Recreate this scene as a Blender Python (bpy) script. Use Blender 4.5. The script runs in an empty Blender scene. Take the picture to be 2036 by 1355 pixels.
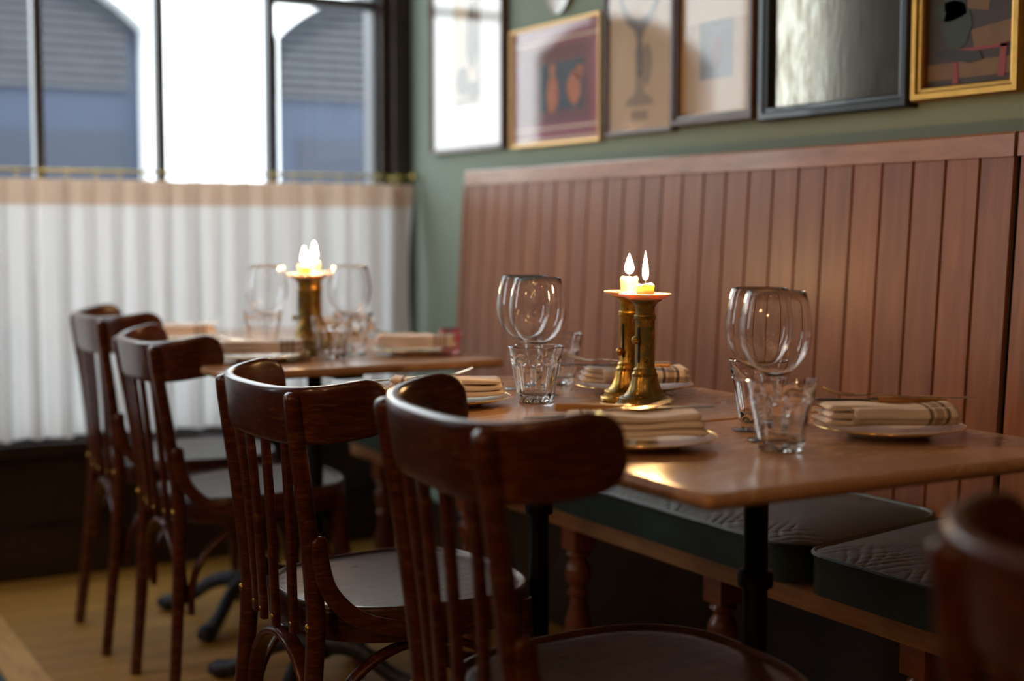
import bpy, bmesh, math, random
from mathutils import Vector, Matrix
R = math.radians
PI = math.pi
random.seed(7)
scene = bpy.context.scene
C = scene.collection

# ---------------------------------------------------------------- camera, world, lights, exposure
cam = bpy.data.cameras.new('camera')
cam.sensor_width = 36.0
cam.lens = 2828.0 / 2036.0 * 36.0
cam.clip_start = 0.05
cam.dof.use_dof = True
cam.dof.focus_distance = 2.18
cam.dof.aperture_fstop = 1.9
cam_o = bpy.data.objects.new('camera', cam)
C.objects.link(cam_o)
cam_o.location = (0, 0, 1.03)
cam_o.rotation_euler = (R(90 - 4.55), 0, R(-29.8))
scene.camera = cam_o

world = bpy.data.worlds.new('sky')
scene.world = world
world.use_nodes = True
bg = world.node_tree.nodes['Background']
bg.inputs[0].default_value = (0.80, 0.90, 1.0, 1)
bg.inputs[1].default_value = 4.6

def lamp(name, kind, loc, energy, color, rot=(0, 0, 0), size=None, size_y=None, **kw):
    l = bpy.data.lights.new(name, kind)
    l.energy = energy
    l.color = color
    if kind == 'AREA':
        l.shape = 'RECTANGLE'; l.size = size; l.size_y = size_y or size
    elif kind in ('POINT', 'SPOT'):
        l.shadow_soft_size = size or 0.05
    for k, v in kw.items():
        setattr(l, k, v)
    o = bpy.data.objects.new(name, l)
    o.location = loc
    o.rotation_euler = rot
    C.objects.link(o)
    return o

# low winter sun grazing the facade across the street (it comes over this building's roof)
sun = lamp('sun', 'SUN', (0, 0, 8), 5.0, (1.0, 0.95, 0.86), rot=(R(42), 0, R(-16)))
sun.data.angle = R(4)
# daylight through the window openings: portals guide the sky light, they give none of their own
p1 = lamp('window_portal', 'AREA', (1.0, 4.46, 1.43), 1, (1, 1, 1), rot=(R(-90), 0, 0), size=2.0, size_y=2.06)
p2 = lamp('window_portal', 'AREA', (-1.12, 3.77, 1.75), 1, (1, 1, 1), rot=(0, R(-90), 0), size=1.9, size_y=0.86)
for p in (p1, p2):
    p.data.cycles.is_portal = True
# the dining room's warm ceiling lamps, above and behind the camera
WARM = (1.0, 0.56, 0.26)
for lx, ly, e in ((-0.2, -0.5, 9), (-0.9, 0.5, 9), (-1.5, 1.6, 9), (-0.5, -1.6, 9), (-1.6, -0.6, 9), (0.6, -1.9, 6), (-1.6, 0.6, 9), (-0.5, 2.0, 8)):
    lamp('ceiling_lamp', 'POINT', (lx, ly, 2.7), e * 0.6, WARM, size=0.045)
lamp('added_side_fill', 'POINT', (-1.75, 1.7, 1.75), 15, WARM, size=0.05)  # unseen warm fill, added to brighten the chairs' left faces and the bench apron
lamp('added_side_fill', 'POINT', (-1.75, 0.2, 1.75), 15, WARM, size=0.05)

scene.view_settings.view_transform = 'Standard'
scene.view_settings.look = 'None'
scene.view_settings.gamma = 1
scene.view_settings.exposure = 0.42

# ---------------------------------------------------------------- helpers
def setp(o, label=None, cat=None, group=None, kind=None):
    if label: o['label'] = label
    if cat: o['category'] = cat
    if group: o['group'] = group
    if kind: o['kind'] = kind
    return o

def obj(name, bm, mat, parent=None, smooth=True, loc=None, rot=None, angle=40):
    me = bpy.data.meshes.new(name)
    bmesh.ops.recalc_face_normals(bm, faces=bm.faces)
    bm.to_mesh(me); bm.free()
    if isinstance(mat, (list, tuple)):
        for m in mat: me.materials.append(m)
    else:
        me.materials.append(mat)
    if smooth:
        me.shade_smooth()
        me.set_sharp_from_angle(angle=R(angle))
    o = bpy.data.objects.new(name, me)
    C.objects.link(o)
    if parent is not None: o.parent = parent
    if loc is not None: o.location = loc
    if rot is not None: o.rotation_euler = rot
    return o

def thing(name, label, cat, loc=(0, 0, 0), rz=0, group=None):
    o = bpy.data.objects.new(name, None)
    o.empty_display_size = 0.05
    C.objects.link(o)
    o.location = loc; o.rotation_euler = (0, 0, rz)
    return setp(o, label, cat, group)

def copy_tree(o, parent=None):
    c = o.copy(); C.objects.link(c)
    if parent is not None: c.parent = parent
    for ch in [x for x in bpy.data.objects if x.parent == o]:
        copy_tree(ch, c)
    return c

def dup(o, loc, rz, label, group=None):
    c = copy_tree(o)
    c.location = loc; c.rotation_euler = (0, 0, rz)
    c['label'] = label
    if group: c['group'] = group
    return c

def bx(bm, x0, x1, y0, y1, z0, z1, bev=0.0):
    v = [bm.verts.new((x, y, z)) for x in (x0, x1) for y in (y0, y1) for z in (z0, z1)]
    fs = [bm.faces.new([v[i] for i in f]) for f in ((0, 1, 3, 2), (4, 6, 7, 5), (0, 4, 5, 1), (2, 3, 7, 6), (0, 2, 6, 4), (1, 5, 7, 3))]
    if bev > 0:
        es = set(e for f in fs for e in f.edges)
        bmesh.ops.bevel(bm, geom=list(es), offset=bev, segments=2, affect='EDGES', profile=0.6)
    return fs

def ring_bridge(bm, rings, closed=True, cap0=True, cap1=True):
    for a, b in zip(rings[:-1], rings[1:]):
        n = len(a)
        for i in range(n if closed else n - 1):
            j = (i + 1) % n
            bm.faces.new((a[i], a[j], b[j], b[i]))
    if cap0: bm.faces.new(list(reversed(rings[0])))
    if cap1: bm.faces.new(rings[-1])

def sweep(bm, pts, w, h, up=(0, 0, 1), side=None, n=14, e=0.6, loop=False):
    """section w (sideways) x h (along the normal) swept along pts"""
    pts = [Vector(p) for p in pts]; m = len(pts)
    if not isinstance(w, (list, tuple)): w = [w] * m
    if not isinstance(h, (list, tuple)): h = [h] * m
    rings = []
    for i, p in enumerate(pts):
        if loop:
            t = (pts[(i + 1) % m] - pts[i - 1]).normalized()
        else:
            t = (pts[min(i + 1, m - 1)] - pts[max(i - 1, 0)]).normalized()
        if side is not None:
            s = Vector(side(i) if callable(side) else side); s = (s - t * s.dot(t)).normalized(); nn = s.cross(t).normalized()
        else:
            u = Vector(up(i) if callable(up) else up); s = t.cross(u).normalized(); nn = s.cross(t).normalized()
        rg = []
        for k in range(n):
            a = 2 * PI * k / n
            ca, sa = math.cos(a), math.sin(a)
            rg.append(bm.verts.new(p + s * (w[i] / 2 * math.copysign(abs(ca) ** e, ca)) + nn * (h[i] / 2 * math.copysign(abs(sa) ** e, sa))))
        rings.append(rg)
    if loop:
        rings.append(rings[0])
        ring_bridge(bm, rings, cap0=False, cap1=False)
    else:
        ring_bridge(bm, rings)

def smooth_path(pts, k=6):
    """Catmull-Rom through the points"""
    P = [Vector(p) for p in pts]
    P = [P[0] * 2 - P[1]] + P + [P[-1] * 2 - P[-2]]
    out = []
    for i in range(1, len(P) - 2):
        for j in range(k):
            t = j / k
            a, b, c, d = P[i - 1], P[i], P[i + 1], P[i + 2]
            out.append(0.5 * ((2 * b) + (c - a) * t + (2 * a - 5 * b + 4 * c - d) * t * t + (3 * b - a - 3 * c + d) * t ** 3))
    out.append(P[-2])
    return out

def lerp_list(vals, n):
    m = len(vals) - 1; out = []
    for i in range(n):
        f = i / (n - 1) * m; k = min(int(f), m - 1); out.append(vals[k] + (vals[k + 1] - vals[k]) * (f - k))
    return out

def lathe(bm, prof, n=40, cx=0, cy=0, z0=0, rfun=None, closed=False):
    """prof: list of (r, z); r=0 ends close with a point"""
    rings = []
    for (r, z) in prof:
        if r <= 1e-6:
            rings.append([bm.verts.new((cx, cy, z0 + z))])
        else:
            rings.append([bm.verts.new((cx + (r if rfun is None else rfun(r, z, 2 * PI * k / n)) * math.cos(2 * PI * k / n),
                                        cy + (r if rfun is None else rfun(r, z, 2 * PI * k / n)) * math.sin(2 * PI * k / n), z0 + z)) for k in range(n)])
    prs = list(zip(rings[:-1], rings[1:]))
    if closed: prs.append((rings[-1], rings[0]))
    for a, b in prs:
        if len(a) == 1 and len(b) == 1: continue
        for i in range(n):
            j = (i + 1) % n
            if len(a) == 1: bm.faces.new((a[0], b[j], b[i]))
            elif len(b) == 1: bm.faces.new((a[i], a[j], b[0]))
            else: bm.faces.new((a[i], a[j], b[j], b[i]))
    if not closed:
        if len(rings[0]) > 1: bm.faces.new(list(reversed(rings[0])))
        if len(rings[-1]) > 1: bm.faces.new(rings[-1])

def ball(bm, c, r, sx=1, sy=1, sz=1, n=12):
    m = Matrix.Translation(c) @ Matrix.Diagonal((sx, sy, sz, 1))
    bmesh.ops.create_uvsphere(bm, u_segments=n, v_segments=max(6, n // 2 + 2), radius=r, matrix=m)

def grid_slab(bm, fn_top, fn_bot, nu, nv):
    """closed slab from two height functions over the unit square"""
    T = [[bm.verts.new(fn_top(i / nu, j / nv)) for j in range(nv + 1)] for i in range(nu + 1)]
    B = [[bm.verts.new(fn_bot(i / nu, j / nv)) for j in range(nv + 1)] for i in range(nu + 1)]
    for i in range(nu):
        for j in range(nv):
            bm.faces.new((T[i][j], T[i + 1][j], T[i + 1][j + 1], T[i][j + 1]))
            bm.faces.new((B[i][j], B[i][j + 1], B[i + 1][j + 1], B[i + 1][j]))
    for i in range(nu):
        bm.faces.new((T[i][0], B[i][0], B[i + 1][0], T[i + 1][0]))
        bm.faces.new((T[i][nv], T[i + 1][nv], B[i + 1][nv], B[i][nv]))
    for j in range(nv):
        bm.faces.new((T[0][j], T[0][j + 1], B[0][j + 1], B[0][j]))
        bm.faces.new((T[nu][j], B[nu][j], B[nu][j + 1], T[nu][j + 1]))

# ---------------------------------------------------------------- materials
class M:
    def __init__(s, name):
        s.m = bpy.data.materials.new(name); s.m.use_nodes = True
        s.nt = s.m.node_tree; s.n = s.nt.nodes; s.l = s.nt.links
        s.b = s.n['Principled BSDF']; s.out = s.n['Material Output']
    def node(s, t, **kw):
        x = s.n.new(t)
        for k, v in kw.items():
            if k.startswith('i_'):
                key = k[2:]; x.inputs[int(key) if key.isdigit() else key].default_value = v
            else: setattr(x, k, v)
        return x
    def coords(s, scale=(1, 1, 1), kind='Object', rot=(0, 0, 0)):
        tc = s.node('ShaderNodeTexCoord'); mp = s.node('ShaderNodeMapping')
        mp.inputs['Scale'].default_value = scale; mp.inputs['Rotation'].default_value = rot
        s.l.new(tc.outputs[kind], mp.inputs[0]); return mp.outputs[0]
    def noise(s, vec, scale=5, detail=6, rough=0.6, dist=0.0):
        x = s.node('ShaderNodeTexNoise'); x.inputs['Scale'].default_value = scale; x.inputs['Detail'].default_value = detail
        x.inputs['Roughness'].default_value = rough; x.inputs['Distortion'].default_value = dist
        s.l.new(vec, x.inputs['Vector']); return x.outputs['Fac']
    def ramp(s, fac, stops):
        x = s.node('ShaderNodeValToRGB'); cr = x.color_ramp
        while len(cr.elements) < len(stops): cr.elements.new(0.5)
        for el, (p, c) in zip(cr.elements, stops):
            el.position = p; el.color = (*c, 1) if len(c) == 3 else c
        s.l.new(fac, x.inputs[0]); return x.outputs[0]
    def mix(s, fac, a, b, mode='MIX'):
        x = s.node('ShaderNodeMix', data_type='RGBA', blend_type=mode)
        for i, v in ((0, fac), (6, a), (7, b)):
            if hasattr(v, 'links') or hasattr(v, 'is_linked'): s.l.new(v, x.inputs[i])
            else: x.inputs[i].default_value = v if i == 0 else (*v, 1)
        return x.outputs[2]
    def math(s, op, a, b=None):
        x = s.node('ShaderNodeMath', operation=op)
        for i, v in ((0, a), (1, b)):
            if v is None: continue
            if hasattr(v, 'is_linked'): s.l.new(v, x.inputs[i])
            else: x.inputs[i].default_value = v
        return x.outputs[0]
    def base(s, c):
        if hasattr(c, 'is_linked'): s.l.new(c, s.b.inputs['Base Color'])
        else: s.b.inputs['Base Color'].default_value = (*c, 1)
    def set(s, **kw):
        for k, v in kw.items():
            k = k.replace('_', ' ')
            if hasattr(v, 'is_linked'): s.l.new(v, s.b.inputs[k])
            else: s.b.inputs[k].default_value = v
        return s
    def bump(s, fac, strength=0.2, dist=0.002):
        x = s.node('ShaderNodeBump'); x.inputs['Strength'].default_value = strength; x.inputs['Distance'].default_value = dist
        s.l.new(fac, x.inputs['Height']); s.l.new(x.outputs[0], s.b.inputs['Normal']); return x

def wood(name, dark, mid, light, stretch=(1, 1, 12), scale=14, rough=0.35, coat=0.0, bump=0.08, coatr=0.12):
    m = M(name)
    v = m.coords(stretch)
    a = m.noise(v, scale, 8, 0.65, 0.4)
    m.base(m.ramp(a, [(0.28, dark), (0.5, mid), (0.74, light)]))
    b = m.noise(m.coords(tuple(x * 4 for x in stretch)), scale, 4, 0.7)
    m.bump(b, bump, 0.001)
    m.set(Roughness=rough, Coat_Weight=coat, Coat_Roughness=coatr)
    return m.m

def plain(name, c, rough=0.5, metal=0.0, var=0.0, scale=20, **kw):
    m = M(name)
    if var > 0:
        f = m.noise(m.coords(), scale, 5, 0.6)
        m.base(m.mix(f, tuple(x * (1 - var) for x in c), tuple(min(1, x * (1 + var)) for x in c)))
    else: m.base(c)
    m.set(Roughness=rough, Metallic=metal, **kw)
    return m.m

# chair wood: dark red-brown bentwood, varnished, scuffed through to a paler brown in places
def chair_wood(name, stretch):
    m = M(name)
    a = m.noise(m.coords(stretch), 11, 8, 0.65, 0.5)
    col = m.ramp(a, [(0.25, (0.018, 0.0040, 0.0018)), (0.5, (0.066, 0.012, 0.0042)), (0.78, (0.120, 0.030, 0.009))])
    wear = m.noise(m.coords((3, 3, 24)), 9, 10, 0.75, 0.2)
    wf = m.ramp(wear, [(0.52, (0, 0, 0)), (0.68, (1, 1, 1))])
    col = m.mix(m.math('MULTIPLY', wf, 0.65), col, (0.22, 0.115, 0.040))
    m.base(col)
    m.set(Roughness=0.30, Coat_Weight=0.25, Coat_Roughness=0.12, Specular_IOR_Level=0.35)
    m.bump(wear, 0.12, 0.0008)
    return m.m
CHAIR = chair_wood('bentwood_varnish', (2, 2, 9))
def seat_wood():
    m = M('seat_plywood_varnish')
    a = m.noise(m.coords((2, 14, 2)), 6, 8, 0.65, 0.5)
    col = m.ramp(a, [(0.25, (0.030, 0.012, 0.007)), (0.55, (0.065, 0.022, 0.010)), (0.8, (0.12, 0.05, 0.022))])
    m.base(col)
    r = m.noise(m.coords((6, 30, 6)), 3, 8, 0.7)
    m.set(Roughness=m.ramp(r, [(0.3, (0.24, 0.24, 0.24)), (0.75, (0.50, 0.50, 0.50))]), Specular_IOR_Level=0.5, Coat_Weight=0.12, Coat_Roughness=0.2)
    m.bump(r, 0.12, 0.0008)
    return m.m
SEAT = seat_wood()
PANEL = None
def panel_mat():
    m = M('tongue_and_groove_wood')
    tc = m.node('ShaderNodeTexCoord'); sp = m.node('ShaderNodeSeparateXYZ'); m.l.new(tc.outputs['Object'], sp.inputs[0])
    idx = m.math('FLOOR', m.math('DIVIDE', m.math('SUBTRACT', sp.outputs[1], 1.695), 0.079))
    wn = m.node('ShaderNodeTexWhiteNoise', noise_dimensions='1D'); m.l.new(idx, wn.inputs['W'])
    mp = m.node('ShaderNodeMapping'); mp.inputs['Scale'].default_value = (6, 14, 1.3); m.l.new(tc.outputs['Object'], mp.inputs[0])
    cb = m.node('ShaderNodeCombineXYZ'); m.l.new(m.math('MULTIPLY', wn.outputs[0], 7.0), cb.inputs[2]); m.l.new(cb.outputs[0], mp.inputs['Location'])
    a = m.noise(mp.outputs[0], 3.0, 8, 0.62, 0.5)
    col = m.ramp(a, [(0.25, (0.150, 0.050, 0.020)), (0.5, (0.235, 0.090, 0.035)), (0.8, (0.31, 0.130, 0.055))])
    col = m.mix(m.math('MULTIPLY', wn.outputs[0], 0.35), col, (0.11, 0.042, 0.024))
    m.base(col); m.set(Roughness=0.36, Coat_Weight=0.1, Coat_Roughness=0.25, Specular_IOR_Level=0.35); m.bump(a, 0.08, 0.001)
    return m.m
PANEL = panel_mat()
CAP = wood('cap_rail_wood', (0.20, 0.09, 0.045), (0.31, 0.15, 0.08), (0.40, 0.21, 0.12), (4, 1, 6), 6, 0.34, 0.25)
BENCH = wood('bench_wood', (0.26, 0.10, 0.035), (0.40, 0.175, 0.065), (0.50, 0.25, 0.10), (3, 1, 8), 7, 0.42, 0.2)
REDWOOD = wood('turned_leg_wood', (0.15, 0.040, 0.018), (0.24, 0.068, 0.03), (0.32, 0.11, 0.05), (2, 2, 8), 7, 0.34, 0.3)
DARKWOOD = wood('dark_painted_wood', (0.012, 0.006, 0.004), (0.022, 0.011, 0.007), (0.04, 0.020, 0.012), (1, 1, 5), 6, 0.42, 0.1)
PANELDK = wood('window_panelling_wood', (0.016, 0.010, 0.006), (0.026, 0.016, 0.009), (0.036, 0.022, 0.012), (1, 5, 1), 6, 0.5, 0.05)

def floor_mat():
    m = M('oak_floor_boards')
    tc = m.node('ShaderNodeTexCoord'); sp = m.node('ShaderNodeSeparateXYZ'); m.l.new(tc.outputs['Object'], sp.inputs[0])
    fy = m.math('DIVIDE', sp.outputs[1], 0.115)
    idx = m.math('FLOOR', fy)
    wn = m.node('ShaderNodeTexWhiteNoise', noise_dimensions='1D'); m.l.new(idx, wn.inputs['W'])
    fr = m.math('FRACT', fy)
    gap = m.math('LESS_THAN', fr, 0.028)
    a = m.noise(m.coords((1.2, 12, 1)), 3.5, 8, 0.65, 0.6)
    col = m.ramp(a, [(0.25, (0.22, 0.100, 0.016)), (0.5, (0.40, 0.20, 0.032)), (0.8, (0.52, 0.29, 0.06))])
    col = m.mix(m.math('MULTIPLY', wn.outputs[0], 0.4), col, (0.26, 0.13, 0.04))
    col = m.mix(gap, col, (0.02, 0.010, 0.005))
    m.base(col); m.set(Roughness=0.5, Specular_IOR_Level=0.25); m.bump(a, 0.1, 0.001)
    return m.m
FLOOR = floor_mat()
BORDER = wood('oak_border_board', (0.36, 0.17, 0.035), (0.56, 0.30, 0.075), (0.66, 0.40, 0.13), (10, 1, 1), 5, 0.6, 0.0)
TILE = plain('dark_floor_tile', (0.02, 0.02, 0.022), 0.4, var=0.3)

def wall_green():
    m = M('sage_green_paint')
    a = m.noise(m.coords((1, 1, 1)), 3, 6, 0.6)
    m.base(m.mix(a, (0.215, 0.27, 0.215), (0.245, 0.305, 0.245)))
    m.set(Roughness=0.9, Specular_IOR_Level=0.1); m.bump(m.noise(m.coords(), 60, 3), 0.05, 0.001)
    return m.m
GREEN = wall_green()
PLASTER = plain('dark_plaster', (0.05, 0.042, 0.03), 0.7, var=0.1)
CEIL = plain('ceiling_paint', (0.13, 0.11, 0.085), 0.8, var=0.05)

def marble():
    m = M('pink_beige_marble')
    v = m.coords((1, 1, 1))
    n1 = m.noise(v, 2.2, 8, 0.62, 1.4)
    col = m.ramp(n1, [(0.25, (0.42, 0.215, 0.11)), (0.5, (0.54, 0.31, 0.175)), (0.75, (0.64, 0.41, 0.26))])
    n2 = m.noise(m.coords((1.2, 2.0, 1)), 3.1, 10, 0.6, 2.2)
    vein = m.ramp(m.math('ABSOLUTE', m.math('SUBTRACT', n2, 0.5)), [(0.0, (1, 1, 1)), (0.016, (0, 0, 0))])
    col = m.mix(m.math('MULTIPLY', vein, 0.7), col, (0.76, 0.56, 0.38))
    m.base(col)
    m.set(Roughness=m.ramp(m.noise(v, 9, 5), [(0.3, (0.14, 0.14, 0.14)), (0.7, (0.24, 0.24, 0.24))]), Specular_IOR_Level=0.55)
    return m.m
MARBLE = marble()
IRON = plain('black_cast_iron', (0.012, 0.012, 0.014), 0.38, 0.6, var=0.4, scale=60)
def feet_mat():
    m = M('worn_cast_iron')
    a = m.noise(m.coords(), 45, 6, 0.7)
    m.base(m.ramp(a, [(0.4, (0.010, 0.011, 0.014)), (0.62, (0.035, 0.042, 0.055)), (0.8, (0.10, 0.115, 0.14))]))
    m.set(Roughness=0.45, Metallic=0.3); m.bump(a, 0.5, 0.004)
    return m.m
IRONFOOT = feet_mat()

def leather():
    m = M('green_leather')
    a = m.noise(m.coords(), 7, 8, 0.65, 0.6)
    col = m.ramp(a, [(0.3, (0.008, 0.019, 0.013)), (0.6, (0.016, 0.040, 0.027)), (0.82, (0.040, 0.078, 0.055))])
    scr = m.noise(m.coords((3, 9, 3)), 5, 10, 0.8, 1.5)
    col = m.mix(m.ramp(scr, [(0.64, (0, 0, 0)), (0.70, (0.5, 0.5, 0.5))]), col, (0.09, 0.12, 0.10))
    m.base(col)
    m.set(Roughness=0.36, Specular_IOR_Level=0.8)
    vo = m.node('ShaderNodeTexVoronoi', feature='DISTANCE_TO_EDGE'); vo.inputs['Scale'].default_value = 55
    m.l.new(m.coords(), vo.inputs['Vector'])
    m.bump(m.math('ADD', m.math('MINIMUM', vo.outputs['Distance'], 0.15), m.math('MULTIPLY', a, 0.8)), 0.35, 0.003)
    return m.m
LEATHER = leather()

def brass(name, green=0.35):
    m = M(name)
    a = m.noise(m.coords(), 38, 8, 0.7, 0.3)
    col = m.ramp(a, [(0.3, (0.30, 0.17, 0.03)), (0.55, (0.60, 0.36, 0.075)), (0.8, (0.80, 0.52, 0.16))])
    g = m.noise(m.coords((1, 1, 0.7)), 24, 8, 0.7, 0.8)
    gf = m.ramp(g, [(0.62 - green * 0.3, (0, 0, 0)), (0.74 - green * 0.3, (1, 1, 1))])
    col = m.mix(m.math('MULTIPLY', gf, 0.75), col, (0.065, 0.10, 0.05))
    m.base(col)
    m.set(Roughness=m.ramp(g, [(0.4, (0.24, 0.24, 0.24)), (0.7, (0.55, 0.55, 0.55))]), Metallic=m.ramp(gf, [(0, (1, 1, 1)), (1, (0.35, 0.35, 0.35))]))
    m.bump(a, 0.2, 0.001)
    return m.m
BRASS = brass('aged_brass', 0.05)
BRASSG = brass('verdigris_brass', 0.72)
BRASSROD = plain('polished_brass', (0.55, 0.42, 0.12), 0.25, 1.0)
SLOT = plain('slot_shadow_metal', (0.004, 0.004, 0.003), 0.8)
GILT = plain('gilt', (0.85, 0.56, 0.20), 0.2, 1.0)
SILVER = plain('worn_silver_plate', (0.72, 0.60, 0.44), 0.22, 1.0, var=0.15, scale=80)
BLADE = plain('dark_steel', (0.10, 0.10, 0.10), 0.35, 1.0)
BONE = plain('horn_handle', (0.55, 0.28, 0.09), 0.35, var=0.2)
WAXM = M('candle_wax'); WAXM.base((0.92, 0.82, 0.60)); WAXM.set(Roughness=0.35, Subsurface_Weight=0.8, Subsurface_Scale=0.02)
WAXM.b.inputs['Subsurface Radius'].default_value = (1.0, 0.7, 0.3); WAX = WAXM.m
WAXPAN = M('wax_covered_brass'); WAXPAN.base((0.88, 0.76, 0.52)); WAXPAN.set(Roughness=0.3, Subsurface_Weight=0.3, Subsurface_Scale=0.01); WAXPAN = WAXPAN.m
WICK = plain('burnt_wick', (0.02, 0.012, 0.008), 0.9)

def emit(name, c, s):
    m = bpy.data.materials.new(name); m.use_nodes = True; nt = m.node_tree; nt.nodes.clear()
    e = nt.nodes.new('ShaderNodeEmission'); e.inputs[0].default_value = (*c, 1); e.inputs[1].default_value = s
    o = nt.nodes.new('ShaderNodeOutputMaterial'); nt.links.new(e.outputs[0], o.inputs[0]); return m
FLAME = emit('candle_flame', (1.0, 0.56, 0.22), 460.0)

def glass(name, rough=0.0, tint=(1, 1, 1)):
    m = M(name); m.base(tint); m.set(Roughness=rough, Transmission_Weight=1.0, IOR=1.45); return m.m
GLASS = glass('clear_glass')
PINKGL = glass('pink_glass', 0.05, (1.0, 0.45, 0.5))

def pane_glass(name, tint=(1, 1, 1), refl=1.0, rough=0.0):
    m = bpy.data.materials.new(name); m.use_nodes = True; nt = m.node_tree; nt.nodes.clear()
    tr = nt.nodes.new('ShaderNodeBsdfTransparent'); tr.inputs[0].default_value = (*tint, 1)
    gl = nt.nodes.new('ShaderNodeBsdfGlossy'); gl.inputs['Roughness'].default_value = rough
    ge = nt.nodes.new('ShaderNodeNewGeometry')     # same index from both sides of the thin sheet
    iv = nt.nodes.new('ShaderNodeMath'); iv.operation = 'MULTIPLY_ADD'; iv.inputs[1].default_value = 1 / 1.5 - 1.5; iv.inputs[2].default_value = 1.5
    nt.links.new(ge.outputs['Backfacing'], iv.inputs[0])
    fr = nt.nodes.new('ShaderNodeFresnel'); nt.links.new(iv.outputs[0], fr.inputs[0])
    mu = nt.nodes.new('ShaderNodeMath'); mu.operation = 'MULTIPLY'; mu.inputs[1].default_value = refl; nt.links.new(fr.outputs[0], mu.inputs[0])
    mx = nt.nodes.new('ShaderNodeMixShader'); nt.links.new(mu.outputs[0], mx.inputs[0]); nt.links.new(tr.outputs[0], mx.inputs[1]); nt.links.new(gl.outputs[0], mx.inputs[2])
    o = nt.nodes.new('ShaderNodeOutputMaterial'); nt.links.new(mx.outputs[0], o.inputs[0]); return m
WINGLASS = pane_glass('window_glass')
PICGLASS = pane_glass('picture_glass', refl=1.8, rough=0.03)

def cloth(name, c, trans, weave=900, tcol=None):
    m = bpy.data.materials.new(name); m.use_nodes = True; nt = m.node_tree; nt.nodes.clear()
    d = nt.nodes.new('ShaderNodeBsdfDiffuse'); d.inputs[0].default_value = (*c, 1)
    t = nt.nodes.new('ShaderNodeBsdfTranslucent'); t.inputs[0].default_value = (*(tcol or c), 1)
    mx = nt.nodes.new('ShaderNodeMixShader'); mx.inputs[0].default_value = trans
    nt.links.new(d.outputs[0], mx.inputs[1]); nt.links.new(t.outputs[0], mx.inputs[2])
    o = nt.nodes.new('ShaderNodeOutputMaterial'); nt.links.new(mx.outputs[0], o.inputs[0]); return m
CURTAIN = cloth('white_linen_voile', (0.74, 0.725, 0.71), 0.5, tcol=(0.57, 0.555, 0.54))
HEADER = cloth('doubled_linen_header', (0.66, 0.53, 0.44), 0.45, tcol=(0.47, 0.345, 0.26))

def napkin_mat():
    m = M('striped_linen_napkin')
    tc = m.node('ShaderNodeTexCoord'); sp = m.node('ShaderNodeSeparateXYZ'); m.l.new(tc.outputs['Object'], sp.inputs[0])
    x = sp.outputs[0]
    def band(c, w):
        return m.math('LESS_THAN', m.math('ABSOLUTE', m.math('SUBTRACT', x, c)), w)
    st = m.math('MAXIMUM', m.math('MAXIMUM', band(0.046, 0.0022), band(0.066, 0.0022)), band(0.056, 0.0055))
    thin = m.math('MAXIMUM', band(0.044, 0.002), band(0.068, 0.002))
    base = m.noise(m.coords((1, 1, 1)), 500, 2)
    col = m.mix(base, (0.80, 0.70, 0.66), (0.88, 0.79, 0.75))
    col = m.mix(m.math('MULTIPLY', st, 0.75), col, (0.34, 0.24, 0.20))
    col = m.mix(m.math('MULTIPLY', thin, 0.9), col, (0.12, 0.09, 0.08))
    m.base(col); m.set(Roughness=0.9, Sheen_Weight=0.2); m.bump(m.noise(m.coords(), 90, 4, 0.7), 0.25, 0.002)
    return m.m
NAPKIN = napkin_mat()
PLATE = plain('ivory_glazed_china', (0.80, 0.70, 0.56), 0.15, Coat_Weight=0.4)

# ---------------------------------------------------------------- the room shell
WX = 2.05      # banquette wall
WY = 4.28      # window wall
OX0, OX1, OZ0, OZ1 = 0.0, 1.995, 0.40, 2.45     # window opening
def struct(name, bm, m, parent=None, smooth=False):
    o = obj(name, bm, m, parent, smooth=smooth)
    if parent is None: o['kind'] = 'structure'
    return o
bm = bmesh.new(); bx(bm, -2.1, WX + 0.2, -3.2, 3.2, -0.1, 0.0); bx(bm, -1.05, WX + 0.2, 3.2, WY + 0.2, -0.1, 0.0); struct('floor', bm, FLOOR)
bm = bmesh.new(); bx(bm, 0.575, 0.662, -3.0, WY - 0.02, 0.0, 0.004, 0.001); struct('trim_1', bm, BORDER)
bm = bmesh.new(); bx(bm, -1.88, 0.573, -3.0, 3.04, 0.0, 0.003); bx(bm, -0.59, 0.573, 3.04, WY - 0.03, 0.0, 0.003); struct('trim_2', bm, TILE)
bm = bmesh.new(); bx(bm, -2.1, WX + 0.2, -3.2, 3.2, 3.1, 3.2); bx(bm, -1.05, WX + 0.2, 3.2, WY + 0.2, 3.1, 3.2); struct('ceiling', bm, CEIL)
bm = bmesh.new(); bx(bm, WX, WX + 0.2, -3.2, WY + 0.2, 0, 3.1); struct('wall_right', bm, GREEN)
bm = bmesh.new(); bx(bm, -2.55, WX + 0.2, -3.2, -3.0, 0, 3.1); struct('wall_back', bm, PLASTER)
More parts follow.
